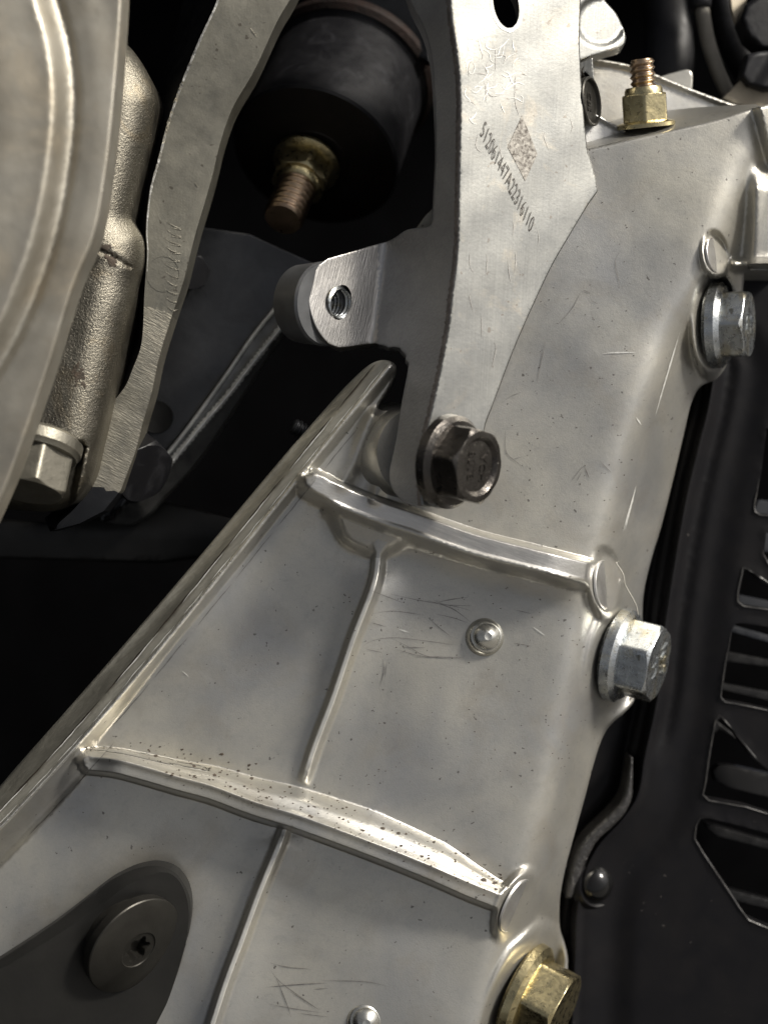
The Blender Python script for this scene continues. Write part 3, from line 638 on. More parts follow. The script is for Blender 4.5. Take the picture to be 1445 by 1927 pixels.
# ------------------------------------------------------------------ bolts
def flange_bolt(name, label, px, py, z, n, Rf, tf, r_in, h, spin, mf, mh, recess=0, rrim=None, group=None, txt=(), txt_mat=None, groove=False, tdir=None):
    C = U(px, py, z); t_ = thing(name, label, 'bolt', C, group)
    prof = [(-6, Rf*0.9), (0, Rf*0.96), (1.5, Rf), (tf, Rf*0.985), (tf + 2.5, Rf*0.95), (tf + 9, r_in*1.2), (tf + 11, r_in*0.8)]
    V, F = lathe_vf(C, n, prof, 96); mesh_obj('flange', V, F, mf, t_, sharp=32)
    V, F = hex_profile(C, n, spin, r_in, tf + 2, h, r_in*1.01, recess, rrim); mesh_obj('hex_head', V, F, mh, t_, sharp=28)
    a, u, v = frame(n, 0)
    if tdir is not None:
        u = np.asarray(tdir, float); u = n3(u - (u @ a)*a); v = np.cross(a, u)
    for s_, ox, oy, sz in txt:
        O = C + a*(h - recess + 0.2) + u*ox + v*oy
        place_text('head_marking', s_, O, u*sz, v*sz, a*sz, txt_mat or mh, t_, 0.06)
    return t_
G = 'flange bolts in the frame'
flange_bolt('flange_bolt', 'silver flange bolt marked 10.9 in the right edge beside the black guard', 1158, 1231, -115, N_A, 93, 19, 69, 88, 0.25, M['zinc'], M['zinc'], 0, None, G, (('10.9', 0, 24, 44), ('TY', 0, -26, 40)), M['zinc'], tdir=(0.3, -0.8, -0.2))
flange_bolt('flange_bolt', 'silver flange bolt with flaked plating just under the upper right ledge', 1341, 612, -111, N_B, 85, 18, 62, 70, 0.1 + math.pi/6, M['zinc'], M['zinc'], 0, None, G, (('8.8', 0, 20, 32), ('KC', 0, -18, 32)), M['zinc'], tdir=(0.0, -1, 0))
flange_bolt('flange_bolt', 'yellow zinc flange bolt at the bottom edge of the frame', 980, 1868, -111, N_C, 104, 17, 76, 92, 0.42, M['gold'], M['gold'], 0, None, G)
flange_bolt('flange_bolt', 'dark brown flange bolt clamping the foot of the bright bracket', 838, 868, 168, (0.75, -0.15, 0.65), 84, 18, 62, 76, 0.5, M['blackbolt'], M['blackbolt'], 7, 52, G, (('YCH', 4, 16, 24), ('8018', -2, -16, 26)), M['blackbolt'], tdir=(0.1, -1, 0))

# ------------------------------------------------------------------ rivets and the loose fibre
def rivet(label, px, py):
    C = U(px, py, 0) ; t_ = thing('dome_rivet', label, 'rivet', C, 'domed rivets on the frame')
    V, F = lathe_vf(C, (0.12, 0.10, 0.98), [(-10, 40), (0, 38), (5, 36), (10, 34.5), (16, 30), (18, 26), (17, 24.5)], 56); mesh_obj('collar', V, F, M['pin'], t_, sharp=50)
    V, F = lathe_vf(C, (0.12, 0.10, 0.98), [(16, 25), (21, 24), (25, 20), (32, 10), (33, 7), (32, 2)], 48); mesh_obj('pin', V, F, M['pin'], t_, sharp=25)
rivet('domed silver rivet on the panel left of the silver bolt', 912, 1198); rivet('domed rivet cut off by the bottom edge of the picture', 686, 1918)
P = spline(np.array([U(x, y, z) for x, y, z in ((1158, 1058, 10), (1172, 1080, 6), (1176, 1100, 0), (1188, 1122, -10), (1197, 1140, -20), (1200, 1157, -30))]), 4)
V, F = tube_vf(P, 0.9, 6); tag(mesh_obj('fibre', V, F, M['fibre'], None, P[0]), 'thin pale fibre curling down onto the silver bolt', 'fibre')

# ------------------------------------------------------------------ nut and stud on the top shelf
def nut(label, px, py, z, n, spin, Rf, r_in, hh, Rt, l0, l1, pitch, group):
    C = U(px, py, z); t_ = thing('flange_nut', label, 'nut', C, group)
    V, F = lathe_vf(C, n, [(0, Rf*0.9), (0, Rf), (7, Rf), (9, Rf*0.96), (13, r_in)], 72); mesh_obj('flange', V, F, M['gold'], t_, sharp=32)
    V, F = hex_profile(C, n, spin, r_in, 8, hh, r_in*1.02); mesh_obj('hex_body', V, F, M['gold'], t_, sharp=28)
    V, F = lathe_vf(C, n, [(hh - 3, r_in*0.9), (hh + 8, r_in*0.87), (hh + 13, r_in*0.8), (hh + 14, Rt)], 56); mesh_obj('collar', V, F, M['gold'], t_, sharp=35)
    V, F = thread_vf(C, n, l0, l1, Rt, pitch, 4.0); mesh_obj('stud', V, F, M['copper'], t_, sharp=50)
nut('yellow zinc nut with its stud pointing up on the top shelf', 1214, 240, -55, (-0.10, 0.95, 0.24), 0.35, 56, 41, 62, 24, 66, 126, 11, 'yellow zinc nuts on studs')

# ------------------------------------------------------------------ rubber mount with its stud and nut
AX = n3((-0.24, -0.78, 0.58)); MC = U(592, 298, -250)
mount = thing('rubber_mount', 'black round rubber mount hanging in the dark behind the bracket', 'mount', MC)
V, F = lathe_vf(MC, AX, [(-330, 120), (-300, 146), (-270, 176), (-262, 180), (-250, 166), (-235, 170), (-40, 173), (-6, 175), (0, 171)], 96, cap1=False); mesh_obj('sleeve', V, F, M['rubber'], mount, sharp=35)
V, F = lathe_vf(MC, AX, [(-2, 171), (-1, 167), (1, 100), (3, 72), (5, 70), (5, 20)], 96); mesh_obj('end_plate', V, F, M['disc'], mount, sharp=35)
V, F = lathe_vf(MC, AX, [(-300, 180), (-285, 190), (-268, 190), (-258, 180)], 96, cap1=False); mesh_obj('rim', V, F, M['rust'], mount, sharp=35)
nut('yellow zinc nut and coppery stud under the black rubber mount', 578, 306, -245, AX, 0.35, 70, 53, 66, 41, 70, 178, 16, 'yellow zinc nuts on studs')

# ------------------------------------------------------------------ steel strap on the left
SE = spline([(455, -150), (415, -20), (405, 10), (375, 75), (340, 160), (316, 230), (298, 300), (284, 350), (277, 400), (275, 440), (277, 480), (272, 560), (270, 615), (265, 655), (250, 695), (237, 726), (214, 758), (207, 785), (194, 830), (180, 880), (168, 920), (140, 958), (110, 985)], 7)
ST = np.vstack([spline([(392, -150), (352, -20), (318, 110), (292, 205), (270, 300), (258, 370), (250, 420), (262, 450), (262, 520), (252, 600), (240, 660), (225, 720), (205, 755), (196, 790), (182, 838), (160, 890), (130, 935), (85, 975)], 7), A((95, 1000), (150, 985), (195, 962), (215, 938)),
    spline([(228, 922), (242, 885), (256, 848), (270, 792), (286, 738), (300, 672), (326, 588), (346, 528), (366, 448), (386, 380), (400, 330), (414, 272), (430, 222), (446, 188), (480, 130), (522, 40), (556, -20), (616, -150)], 7)])
def st_z(x, y):
    d, _ = sdist(x, y, SE); left = d*STS > 0
    return 20 + 0.1*(x - 300) + np.where(left, -4.5*np.abs(d), -0.25*np.abs(d)) + 1.2*np.sin(y/60.0)
STS = 1.0 if sdist(A(250.0), A(330.0), SE)[0][0] > 0 else -1.0
strap = thing('steel_strap', 'long curved grey steel strap running down beside the rough housing', 'strap', U(330, 500, 0))
RS = relief(ST, st_z, h=8, creases=[SE[1:-1]], rnd=0)
fx, fy = RS.fc[:, 0], RS.fc[:, 1]; d, _ = sdist(fx, fy, SE)
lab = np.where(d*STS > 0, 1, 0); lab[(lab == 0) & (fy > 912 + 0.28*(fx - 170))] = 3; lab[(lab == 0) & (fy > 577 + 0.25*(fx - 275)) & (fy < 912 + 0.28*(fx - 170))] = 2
emit(RS, strap, {0: ('face', M['strap']), 1: ('inner_edge', M['darkmetal']), 2: ('milled_pad', M['milled']), 3: ('foot', M['darkmetal'])}, depth=70, labels=lab, crisp=True)  # foot is the same strap, its shadow put into the colour
mesh_obj('stamped_ring', *ribbon([(308 + 31*math.cos(q), 515 + 33*math.sin(q)) for q in np.linspace(-2.6, 3.4, 30)], 3.0, st_z, 0.9), M['strap'], strap)
mesh_obj('bright_edge', *ribbon([tuple(p + A(2.2, 0)) for p in SE[::3] if p[1] < 520], 5.0, st_z, 2.5), M['worn'], strap)  # highlight along the strap edge, painted as a pale ribbon
sc = [[(312 + 3*math.sin(i*2.1), 415 + i*16), (326, 424 + i*16), (345 - i, 432 + i*15), (322, 428 + i*16)] for i in range(11)] + [[(470, 50), (485, 70)], [(366, 342), (374, 352)]]
mesh_obj('scratch', *join([ribbon(p, 1.8, st_z) for p in sc]), M['milled'], strap)['kind'] = 'stuff'

# ------------------------------------------------------------------ sand cast housing, its bolt, and the round cover in front
HO = np.vstack([A((-60, 50), (150, 50)), spline([(215, 66), (240, 84), (262, 110), (281, 143), (292, 178), (291, 205), (281, 255), (264, 325), (251, 385), (247, 410), (258, 430), (266, 452), (265, 495), (254, 535), (248, 572), (232, 640), (216, 718), (201, 788), (187, 845), (176, 890), (158, 925), (132, 950), (90, 962), (30, 960), (-60, 955)], 7)])
STEP = spline([(-60, 790), (50, 809), (100, 820), (158, 834)], 8)
def ho_z(x, y):
    d, _ = sdist(x, y, HO, True); d = np.abs(d)
    z = 130 - 95*(1 - np.sqrt(np.clip(1 - np.clip((80 - d)/82, 0, 1)**2, 0, 1)))
    ys = np.interp(x, [-60, 50, 100, 158, 400], [790, 809, 820, 834, 900])
    z = z - 48*sst((y - ys)/6.0)*sst((168 - (y - 830)*0.22 - x)/14.0)
    z = z - 8*np.exp(-((y - np.interp(x, [176, 205, 250], [466, 478, 505]))/3.0)**2)*sst((x - 172)/8)*sst((252 - x)/8.0)
    return z + 16*np.exp(-((y - 395)/50.0)**2)*0 
housing = thing('cast_housing', 'rough sand cast grey housing behind the smooth round cover', 'housing', U(120, 600, 60))
def offc(poly, d):
    t = np.roll(poly, -1, 0) - np.roll(poly, 1, 0); t /= np.linalg.norm(t, axis=1)[:, None]; return poly + d*np.stack([-t[:, 1], t[:, 0]], 1)
HOr = resample(HO, 4.0)
RH = relief(HO, ho_z, h=6, bh=4.0, rows=[offc(HOr, k*d) for d in (1.2, 2.8, 5, 8, 12, 17, 23) for k in (1, -1)])
fx, fy = RH.fc[:, 0], RH.fc[:, 1]; lab = np.where(fy > np.interp(fx, [-60, 50, 100, 158, 400], [790, 809, 820, 834, 900]) + 3, 1, 0)
emit(RH, housing, {0: ('body', M['sand']), 1: ('lower_lip', M['sand'])}, depth=120, labels=lab)
for cx, cy, rx, ry, tl in ((148, 706, 17, 22, 0.5), (205, 482, 13, 9, 0.2), (195, 466, 16, 6, 0.2), (212, 492, 9, 10, 0.3)):
    fl = []
    for k in range(46):
        q = rng.normal(0, 0.45, 2); X0, Y0 = cx + q[0]*rx + q[1]*ry*tl, cy + q[1]*ry; r = rng.uniform(1.2, 3.6); th = np.arange(6)*math.pi/3 + rng.random(); rr = r*(0.5 + rng.random(6))
        X, Y = X0 + np.cos(th)*rr, Y0 + np.sin(th)*rr
        fl.append((np.vstack([U(X, Y, ho_z(X, Y) + 0.5), U(A(X0), A(Y0), ho_z(A(X0), A(Y0)) + 1.5)]), [(i, (i+1) % 6, 6) for i in range(6)]))
    mesh_obj('tar_spot', *join(fl), M['dirt'], housing)['kind'] = 'stuff'
flange_bolt('flange_bolt', 'dull grey flange bolt pointing down from the rough housing at left', 72, 828, 118, (-0.12, -0.93, 0.34), 82, 20, 62, 100, 0.1, M['dull'], M['dull'], 0, None, 'flange bolts in the housing')
CV = np.vstack([A((-80, -160)), spline([(236, -160), (232, -30), (231, 0), (226, 80), (218, 180), (208, 280), (199, 345), (190, 400), (174, 460), (140, 540), (97, 680), (75, 745), (52, 812), (20, 900), (-20, 990)], 8), A((-80, 990))])
ARC = spline([(40, -170), (72, -40), (86, 15), (102, 70), (113, 140), (115, 210), (108, 290), (94, 380), (74, 460), (40, 555), (0, 640), (-50, 720)], 8)
def cv_z(x, y):
    d, _ = sdist(x, y, ARC); d = d*CVS
    z = 330 + 44*sst((d + 16)/34.0) + 12*sst((d - 10)/120.0) - 8*np.exp(-((d + 26)/7.0)**2) - 5*sst((-d - 60)/60.0)
    return z
CVS = 1.0 if sdist(A(10.0), A(200.0), ARC)[0][0] > 0 else -1.0
cover = thing('round_cover', 'smooth pale grey round cover nearest the camera at left edge', 'cover', U(80, 400, 320))
RV = relief(CV, cv_z, h=8, rnd=7); d, _ = sdist(RV.fc[:, 0], RV.fc[:, 1], ARC)
emit(RV, cover, {0: ('flange', M['cover']), 1: ('dome', M['cover'])}, depth=60, labels=(d*CVS > 0).astype(int))

# ------------------------------------------------------------------ side plate behind the strap: shade and rim highlights put into its colours
L1 = spline([(560, 530), (480, 628), (430, 700), (380, 770), (335, 830), (300, 872), (270, 905)], 8); L2 = spline([(590, 545), (530, 615), (470, 690), (430, 742), (380, 800), (330, 860), (290, 905), (255, 935)], 8)
SPL = np.vstack([A((330, 420), (470, 440), (600, 500)), spline([(612, 540), (545, 610), (505, 668), (455, 745), (405, 822), (362, 880), (310, 935), (275, 972), (240, 988), (190, 980)], 8), A((170, 930))])
def outer_side(x, y): d_ = sdist(x, y, L2)[0]; return d_*OSG > 0
OSG = 1.0 if sdist(A(520.0), A(700.0), L2)[0][0] > 0 else -1.0
def sp_z(x, y):
    a, _ = sdist(x, y, L1); b, _ = sdist(x, y, L2); a = np.abs(a); b = np.abs(b)
    z = np.full(np.shape(x), -150.0) + 12*np.exp(-(a/3.0)**2) + 15*np.exp(-(b/4.6)**2)
    m = inside(np.stack([x, y], 1), np.vstack([L1, L2[::-1]])); o_ = outer_side(x, y); return z + np.where(m, -3, 0) - np.where(o_, 1.1*np.clip(b - 3, 0, None), 0)
sideplate = thing('side_plate', 'dark cast side plate with two bright rim lines in shade behind the strap', 'plate', U(400, 700, -150))
RP = relief(SPL, sp_z, h=6.5, rows=[off(L1, d) for d in (-6, -3.6, -1.5, 0, 1.5, 3.6, 6)] + [off(L2, d) for d in (-7, -4.2, -2, 0, 2, 4.2, 7)], bands=((L1, 8.5), (L2, 9.5)), rnd=3)
fx, fy = RP.fc[:, 0], RP.fc[:, 1]; a = np.abs(sdist(fx, fy, L1)[0]); b = np.abs(sdist(fx, fy, L2)[0]); inn_ = inside(RP.fc, np.vstack([L1, L2[::-1]]))
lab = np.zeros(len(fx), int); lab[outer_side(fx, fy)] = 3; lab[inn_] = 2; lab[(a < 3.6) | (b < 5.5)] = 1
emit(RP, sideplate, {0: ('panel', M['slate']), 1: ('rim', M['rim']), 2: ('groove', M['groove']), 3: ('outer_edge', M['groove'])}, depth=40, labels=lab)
V, F = lathe_vf(U(296, 785, -152), (0, 0, 1), [(0, 33), (6, 32), (5, 29), (5, 3)], 48); mesh_obj('ejector_mark', V, F, M['arm'], sideplate, sharp=35)
def black_bolt(label, px, py, z, n, r_in, h, spin):
    C = U(px, py, z); t_ = thing('hex_bolt', label, 'bolt', C, 'black hex bolts in the dark')
    V, F = hex_profile(C, n, spin, r_in, -10, h, r_in*1.0); mesh_obj('hex_head', V, F, M['rubber'], t_, sharp=28)
    V, F = lathe_vf(C, n, [(-30, r_in*0.9), (-6, r_in*1.1), (0, r_in*1.1), (2, r_in)], 48); mesh_obj('washer', V, F, M['rubber'], t_, sharp=35)
black_bolt('black hex bolt at the lower end of the milled steel pad', 236, 862, -100, (0.66, -0.45, 0.6), 60, 70, 0.3)
black_bolt('black hex bolt half hidden behind the middle of the steel strap', 352, 508, -120, (0.5, -0.3, 0.8), 32, 34, 0.1)
# crossmember and small dark details in the cavity
CM = A((-60, 975), (120, 985), (240, 965), (310, 945), (452, 975), (470, 990), (420, 1045), (300, 1060), (-60, 1050))
cm = relief(CM, lambda x, y: -260 + 0*x - 0.25*np.abs(y - 1000), h=14, rnd=6)
cross = thing('crossmember', 'dull dark bar crossing the cavity below the side plate', 'bar', U(250, 1010, -300)); emit(cm, cross, {0: ('bar', M['arm'])}, depth=60)
V, F = thread_vf(U(575, 815, -40), (-0.75, 0.45, 0.3), 0, 30, 17, 9, 4); tag(mesh_obj('screw_tip', V, F, M['darkmetal'], None, U(575, 815, -40)), 'small dark screw tip poking out behind the frame rail', 'screw')

# ------------------------------------------------------------------ grey arm with its torx button bolt, bottom left
AE = spline([(-40, 1850), (0, 1826), (104, 1762), (180, 1712), (242, 1665), (300, 1642), (330, 1650), (349, 1680), (356, 1720), (352, 1760)], 7)
AR = np.vstack([spline([(-60, 1842), (0, 1806), (104, 1737), (194, 1667), (225, 1648), (258, 1634), (294, 1629), (328, 1640), (350, 1668), (360, 1702), (357, 1745), (346, 1790), (332, 1838), (301, 1930), (288, 1975)], 7), A((-60, 1975))])
def ar_z(x, y):
    m = inside(np.stack([x, y], 1), np.vstack([AE, A((346, 1800), (300, 1940), (280, 1990), (-70, 1990))])); d, _ = sdist(x, y, AE)
    return 46 - 0.55*(x - 350) - 0.28*(y - 1700) - np.where(m, 0, np.minimum(np.abs(d), 25)*1.5)
arm = thing('grey_arm', 'dark grey flat arm with rounded end at bottom left', 'arm', U(180, 1800, 50))
RA = relief(AR, ar_z, h=7, creases=[AE[2:-1]], rnd=1.5); m = inside(RA.fc, np.vstack([AE, A((346, 1800), (300, 1940), (280, 1990), (-70, 1990))]))
emit(RA, arm, {0: ('edge', M['arm']), 1: ('face', M['arm'])}, depth=40, labels=m.astype(int), crisp=True)
TN = n3((0.67, -0.37, 0.64)); TC = U(250, 1776, 92)
torx = thing('button_bolt', 'dark button head bolt with a star socket on the grey arm', 'bolt', TC)
V, F = lathe_vf(TC, TN, [(-40, 82), (-14, 84), (-12, 95), (6, 97), (8, 95.5), (12, 84), (15.5, 68), (18, 52), (19.5, 40), (20, 36), (18, 35), (17.5, 32)], 96, cap1=False); mesh_obj('button_head', V, F, M['greybolt'], torx, sharp=30)
n_ = 96; star = lambda k, th, r: r*(1 + (0.16*np.cos(6*th) if k >= 1 else 0))
V, F = lathe_vf(TC, TN, [(17.5, 32.5), (17, 23), (-4, 21), (-6, 4)], n_, rfun=star); mesh_obj('star_socket', V, F, M['greybolt'], torx, sharp=35)

# ------------------------------------------------------------------ black guard at right with cut-out slots
GL = spline([(1330, 700), (1318, 770), (1298, 850), (1272, 965), (1240, 1160), (1225, 1300), (1200, 1420), (1188, 1490), (1160, 1535), (1115, 1585), (1088, 1640), (1072, 1720), (1068, 1800), (1060, 1980)], 10)
GO = A((1340, 520), (1480, 500), (1480, 1990), (1000, 1990), (1010, 1700), (1040, 1560), (1090, 1400), (1150, 1250), (1200, 1050), (1260, 800), (1300, 700))
GH = [[(1480, 800), (1442, 805), (1437, 845), (1430, 900), (1420, 948), (1421, 960), (1430, 966), (1480, 971)], [(1480, 1000), (1441, 1003), (1437, 1040), (1448, 1060), (1480, 1062)],
      [(1399, 1073), (1410, 1070), (1428, 1090), (1450, 1105), (1480, 1113), (1480, 1152), (1440, 1144), (1399, 1138), (1390, 1130), (1391, 1112)],
      [(1383, 1174), (1392, 1172), (1480, 1184), (1480, 1343), (1402, 1325), (1366, 1319), (1357, 1310), (1360, 1288), (1372, 1220), (1377, 1184)],
      [(1347, 1356), (1358, 1351), (1367, 1356), (1385, 1385), (1415, 1425), (1480, 1478), (1480, 1542), (1402, 1516), (1335, 1504), (1324, 1494), (1330, 1468), (1340, 1400)],
      [(1318, 1541), (1335, 1540), (1400, 1556), (1480, 1578), (1480, 1758), (1440, 1743), (1408, 1729), (1391, 1706), (1360, 1656), (1325, 1606), (1309, 1580), (1311, 1556)]]
GH = [np.asarray(q, float) for q in GH]
GLS = 1.0 if sdist(A(1400.0), A(1000.0), GL)[0][0] > 0 else -1.0
def g_z(x, y):
    d, _ = sdist(x, y, GL); d = d*GLS
    z = -190 - 46*(1 - sst((d + 4)/14.0)) + 10*np.exp(-((d - 14)/7.0)**2) - 14*sst((d - 25)/60.0) + 10*sst((d - 85)/50.0)
    z = z - 14*np.exp(-((d - 40)/14.0)**2)*sst((1450 - y)/100.0) - 18*np.exp(-((d + 26)/9.0)**2)
    for k, q in enumerate(GH):
        dd, _ = sdist(x, y, q, True); z = z - 4*np.exp(-(dd/3.0)**2)*0 + 3.0*np.exp(-((np.abs(dd) - 3)/3.0)**2)
    return z
guard = thing('slotted_guard', 'black plastic guard with cut-out slots along the right side', 'guard', U(1300, 1300, -200))
RG = relief(GO, g_z, h=9, holes=GH, rows=[off(spline(GL, 6), d) for d in (-36, -32, -28, -24, -20, -15, -11, -8, -4, 0, 4, 8, 11, 14, 18, 23, 28, 34)], bands=((GL, 34),)); d, _ = sdist(RG.fc[:, 0], RG.fc[:, 1], GL); d = d*GLS
lab = np.zeros(len(d), int); lab[d < -8] = 2
emit(RG, guard, {0: ('grille_panel', M['plastic']), 2: ('mounting_flange', M['plastic'])}, depth=36, labels=lab)
LIP = np.vstack([spline([(1186, 1425), (1181, 1460), (1177, 1482), (1169, 1505), (1152, 1527), (1124, 1553), (1102, 1575), (1087, 1598), (1077, 1624), (1068, 1661), (1064, 1690)], 5), A((1074, 1690)), spline([(1082, 1672), (1092, 1650), (1098, 1630), (1111, 1602), (1124, 1581), (1148, 1559), (1169, 1538), (1180, 1521), (1188, 1501), (1190, 1470), (1190, 1425)], 5)])
emit(relief(LIP, lambda x, y: -172 + 0*x, h=5, rnd=8), guard, {0: ('raised_lip', M['plasticlip'])}, depth=60)
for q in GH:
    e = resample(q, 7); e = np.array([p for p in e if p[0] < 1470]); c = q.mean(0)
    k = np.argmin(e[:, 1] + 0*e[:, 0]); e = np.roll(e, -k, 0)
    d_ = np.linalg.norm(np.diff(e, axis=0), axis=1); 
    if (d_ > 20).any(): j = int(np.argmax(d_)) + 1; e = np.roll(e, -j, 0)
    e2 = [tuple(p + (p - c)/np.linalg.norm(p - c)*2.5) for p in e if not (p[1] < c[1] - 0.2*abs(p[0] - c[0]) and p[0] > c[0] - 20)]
    if len(e2) > 3: mesh_obj('slot_edge', *ribbon(e2, 2.0, g_z, 1.0), M['slotedge'], guard)  # painted highlight on the left and bottom edges of each slot
def clip(px, py, z):
    C = U(px, py, z); t_ = thing('push_clip', 'glossy black domed push clip in the guard flange', 'clip', C)
    V, F = lathe_vf(C, (0.45, 0.05, 0.85), [(-12, 56), (0, 52), (6, 46), (4, 42), (2, 40)], 56); mesh_obj('collar', V, F, M['plastic'], t_, sharp=40)
    V, F = lathe_vf(C, (0.45, 0.05, 0.85), [(0, 38), (12, 34), (20, 26), (26, 14), (28, 3)], 48); m_ = metal('gloss_black_plastic', (0.006,)*3, (0.007,)*3, (0.08, 0.14), 0.0, 1, spec=0.35); mesh_obj('dome', V, F, m_, t_)
clip(1122, 1662, -200)
# slats and shroud behind the guard slots
def slab(name, poly, z, mat, parent, depth=14, tilt=0.0, rnd=2.0, h=9):
    y0 = np.mean([p[1] for p in poly]); return emit(relief(np.asarray(poly, float), lambda x, y: z + tilt*(y - y0), h=h, rnd=rnd), parent, {0: (name, mat)}, depth=depth)
shroud = thing('louvre_shroud', 'grey slatted louvre panel seen through the black guard slots', 'louvre', U(1400, 1400, -320))
SLATS = [([(1300, 1155), (1490, 1208), (1490, 1222), (1300, 1168)], 'pale'), ([(1330, 1218), (1490, 1250), (1490, 1262), (1330, 1240)], 'slat'), ([(1330, 1280), (1490, 1310), (1490, 1330), (1330, 1292)], 'slat'), ([(1330, 1392), (1352, 1372), (1400, 1402), (1400, 1398), (1340, 1350), (1320, 1360)], 'slat'),
         ([(1340, 1450), (1352, 1440), (1372, 1440), (1490, 1468), (1490, 1510), (1440, 1500), (1370, 1483), (1345, 1470)], 'slat'), ([(1385, 1442), (1490, 1466), (1490, 1500), (1380, 1478)], 'pale'), ([(1330, 1560), (1350, 1575), (1490, 1610), (1490, 1596), (1350, 1555), (1325, 1548)], 'slat'), ([(1340, 1665), (1490, 1705), (1490, 1722), (1350, 1688)], 'slat'), ([(1385, 1118), (1480, 1138), (1480, 1152), (1385, 1140)], 'pale'), ([(1420, 1000), (1490, 1008), (1490, 1045), (1430, 1038)], 'pale'), ([(1425, 940), (1490, 946), (1490, 975), (1415, 968)], 'pale')]
for i, (p, m_) in enumerate(SLATS): slab('slat', p, -285 - 6*(i % 3), M[m_], shroud, 26, 0.3)
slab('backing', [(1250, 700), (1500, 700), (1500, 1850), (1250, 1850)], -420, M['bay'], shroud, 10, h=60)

# ------------------------------------------------------------------ things in the top right corner
lug = thing('gusset_lug', 'pale aluminium lug with rounded corner at top, right of the bracket', 'lug', U(1130, 60, -20))
LG = np.vstack([A((1080, -30), (1128, -30)), spline([(1128, -12), (1142, 6), (1160, 27), (1174, 58), (1177, 76), (1170, 88), (1146, 96), (1120, 104)], 5), A((1080, 118))])
emit(relief(LG, lambda x, y: -20 - 0.5*(x - 1100) + 8*sst((np.hypot(x - 1130, y - 40) - 40)/10), h=5, rnd=3), lug, {0: ('plate', M['plate'])}, depth=40)
clipp = thing('hose_clip_plate', 'small pale clip plate with a slot above the dark bolt head beside the bracket', 'clip', U(1102, 130, -10))
CP = A((1084, 120), (1114, 109), (1117, 148), (1110, 150), (1108, 142), (1100, 135), (1094, 142), (1084, 142)); emit(relief(CP, lambda x, y: -14 + 0*x, h=4, rnd=1), clipp, {0: ('plate', M['plate'])}, depth=14)
V, F = lathe_vf(U(1100, 138, -26), (0.6, 0, 0.8), [(0, 15), (8, 14), (6, 9), (4, 2)], 32); mesh_obj('eyelet', V, F, M['blackbolt'], clipp, sharp=35)
C = U(1111, 191, -8); cap = thing('cap_bolt', 'dark dished bolt head beside the right edge of the bracket', 'bolt', C)
V, F = lathe_vf(C, (0.86, 0.02, 0.5), [(-46, 40), (-30, 42), (-4, 46), (2, 46), (4, 44), (3, 41), (-3, 39), (-4, 10)], 64); mesh_obj('head', V, F, M['greybolt'], cap, sharp=35)
a, u, v = frame((0.86, 0.02, 0.5)); uu = n3(np.array((0.05, -1, 0)) - a*(np.array((0.05, -1, 0)) @ a)); place_text('head_marking', 'CBS', C - a*3.6, uu*22, np.cross(a, uu)*22, a*22, M['blackbolt'], cap, 0.06)
def hose(label, pts, r, mat, name='rubber_hose', cat='hose', group='hoses in the top right corner'):
    P = spline(np.array([U(x, y, z) for x, y, z in pts]), 8); V, F = tube_vf(P, r, 20); tag(mesh_obj(name, V, F, mat, None, P[0]), label, cat, group)
hose('wide dark grey hose at the left of the top right corner', [(1250, -60, -420), (1262, 40, -420), (1258, 110, -400), (1240, 200, -400)], 58, M['hose'])
hose('slim dusty hose curving down between the black hoses', [(1312, -40, -300), (1322, 30, -300), (1332, 80, -295), (1350, 135, -285), (1375, 190, -280)], 15, M['hosegrey'])
hose('thick black hose to the right of the slim dusty hose', [(1345, -60, -360), (1362, 20, -360), (1385, 90, -360), (1425, 160, -370)], 34, M['rubber'])
V, F = lathe_vf(U(1316, 4, -300), (0.1, -0.98, 0.1), [(-60, 24), (0, 24), (14, 22), (16, 15)], 32, cap0=True); tag(mesh_obj('hose_ferrule', V, F, M['hose'], None, U(1316, 4, -300)), 'dark ferrule capping the top of the slim dusty hose', 'ferrule')
strapc = thing('pale_band', 'pale curved band passing the black connector at far top right', 'band', U(1400, 60, -250))
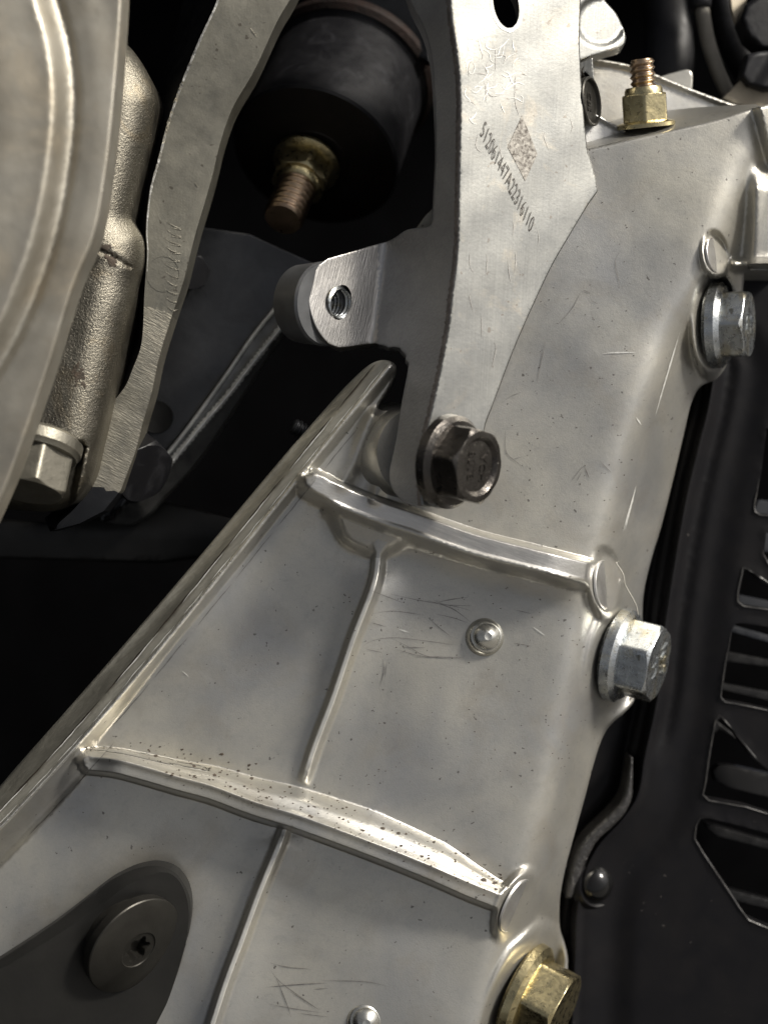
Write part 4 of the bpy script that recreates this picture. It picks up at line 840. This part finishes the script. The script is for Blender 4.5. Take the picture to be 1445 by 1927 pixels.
emit(relief(np.vstack([spline([(1372, -30), (1376, 20), (1392, 62), (1420, 98)], 6), spline([(1421, 92), (1420, 74), (1410, 60), (1404, 20), (1405, -30)], 6)]), lambda x, y: -250 - 0.3*(x - 1390), h=6, rnd=2), strapc, {0: ('band', M['tan'])}, depth=10)
con = thing('black_connector', 'black angular connector at the top right edge', 'connector', U(1425, 40, -220))
emit(relief(A((1400, 10), (1420, -5), (1430, -30), (1480, -30), (1480, 100), (1430, 92), (1405, 68), (1392, 36)), lambda x, y: -200 - 0.15*(x - 1420), h=8, rnd=10), con, {0: ('body', M['rubber'])}, depth=50)
con2 = thing('taped_connector', 'black taped block above the tan plate at right edge', 'connector', U(1425, 130, -190))
emit(relief(A((1403, 102), (1425, 98), (1480, 92), (1480, 168), (1440, 168), (1408, 160), (1394, 142)), lambda x, y: -190 + 4*np.sin(x/9.0 + y/14.0), h=6, rnd=7), con2, {0: ('body', M['hose'])}, depth=40)
tanp = thing('tan_bracket', 'tan metal plate beneath the black taped block at right edge', 'plate', U(1410, 180, -210))
emit(relief(A((1358, 185), (1395, 148), (1402, 162), (1430, 170), (1480, 165), (1480, 215), (1415, 205), (1380, 195)), lambda x, y: -215 + 0*x, h=8, rnd=2), tanp, {0: ('plate', M['tan'])}, depth=14)
flag = thing('translucent_tab', 'small pale rounded tab standing behind the long slanted wall edge', 'tab', U(1280, 145, -200))
emit(relief(np.vstack([A((1225, 150), (1255, 140)), spline([(1288, 131), (1297, 132), (1302, 140), (1302, 160)], 4), A((1300, 175), (1240, 165))]), lambda x, y: -190 + 0*x, h=5, rnd=2), flag, {0: ('plate', M['cast'])}, depth=12)
REARB = A((770, 448), (800, 405), (822, 385), (822, 450)); rearb = thing('rear_bracket', 'small beige metal corner in the gap left of the bracket above its tab', 'bracket', U(800, 425, 20))
emit(relief(REARB, lambda x, y: 10 + 0*x, h=6, rnd=2), rearb, {0: ('plate', M['strap'])}, depth=16)
topb = thing('mount_support', 'dark grey slanted support plate above the rubber mount', 'support', U(720, 40, -330))
emit(relief(A((600, -30), (770, -30), (800, 40), (810, 120), (740, 80), (670, 20)), lambda x, y: -330 + 0.3*(x - 700), h=10, rnd=3), topb, {0: ('plate', M['darkmetal'])}, depth=20)
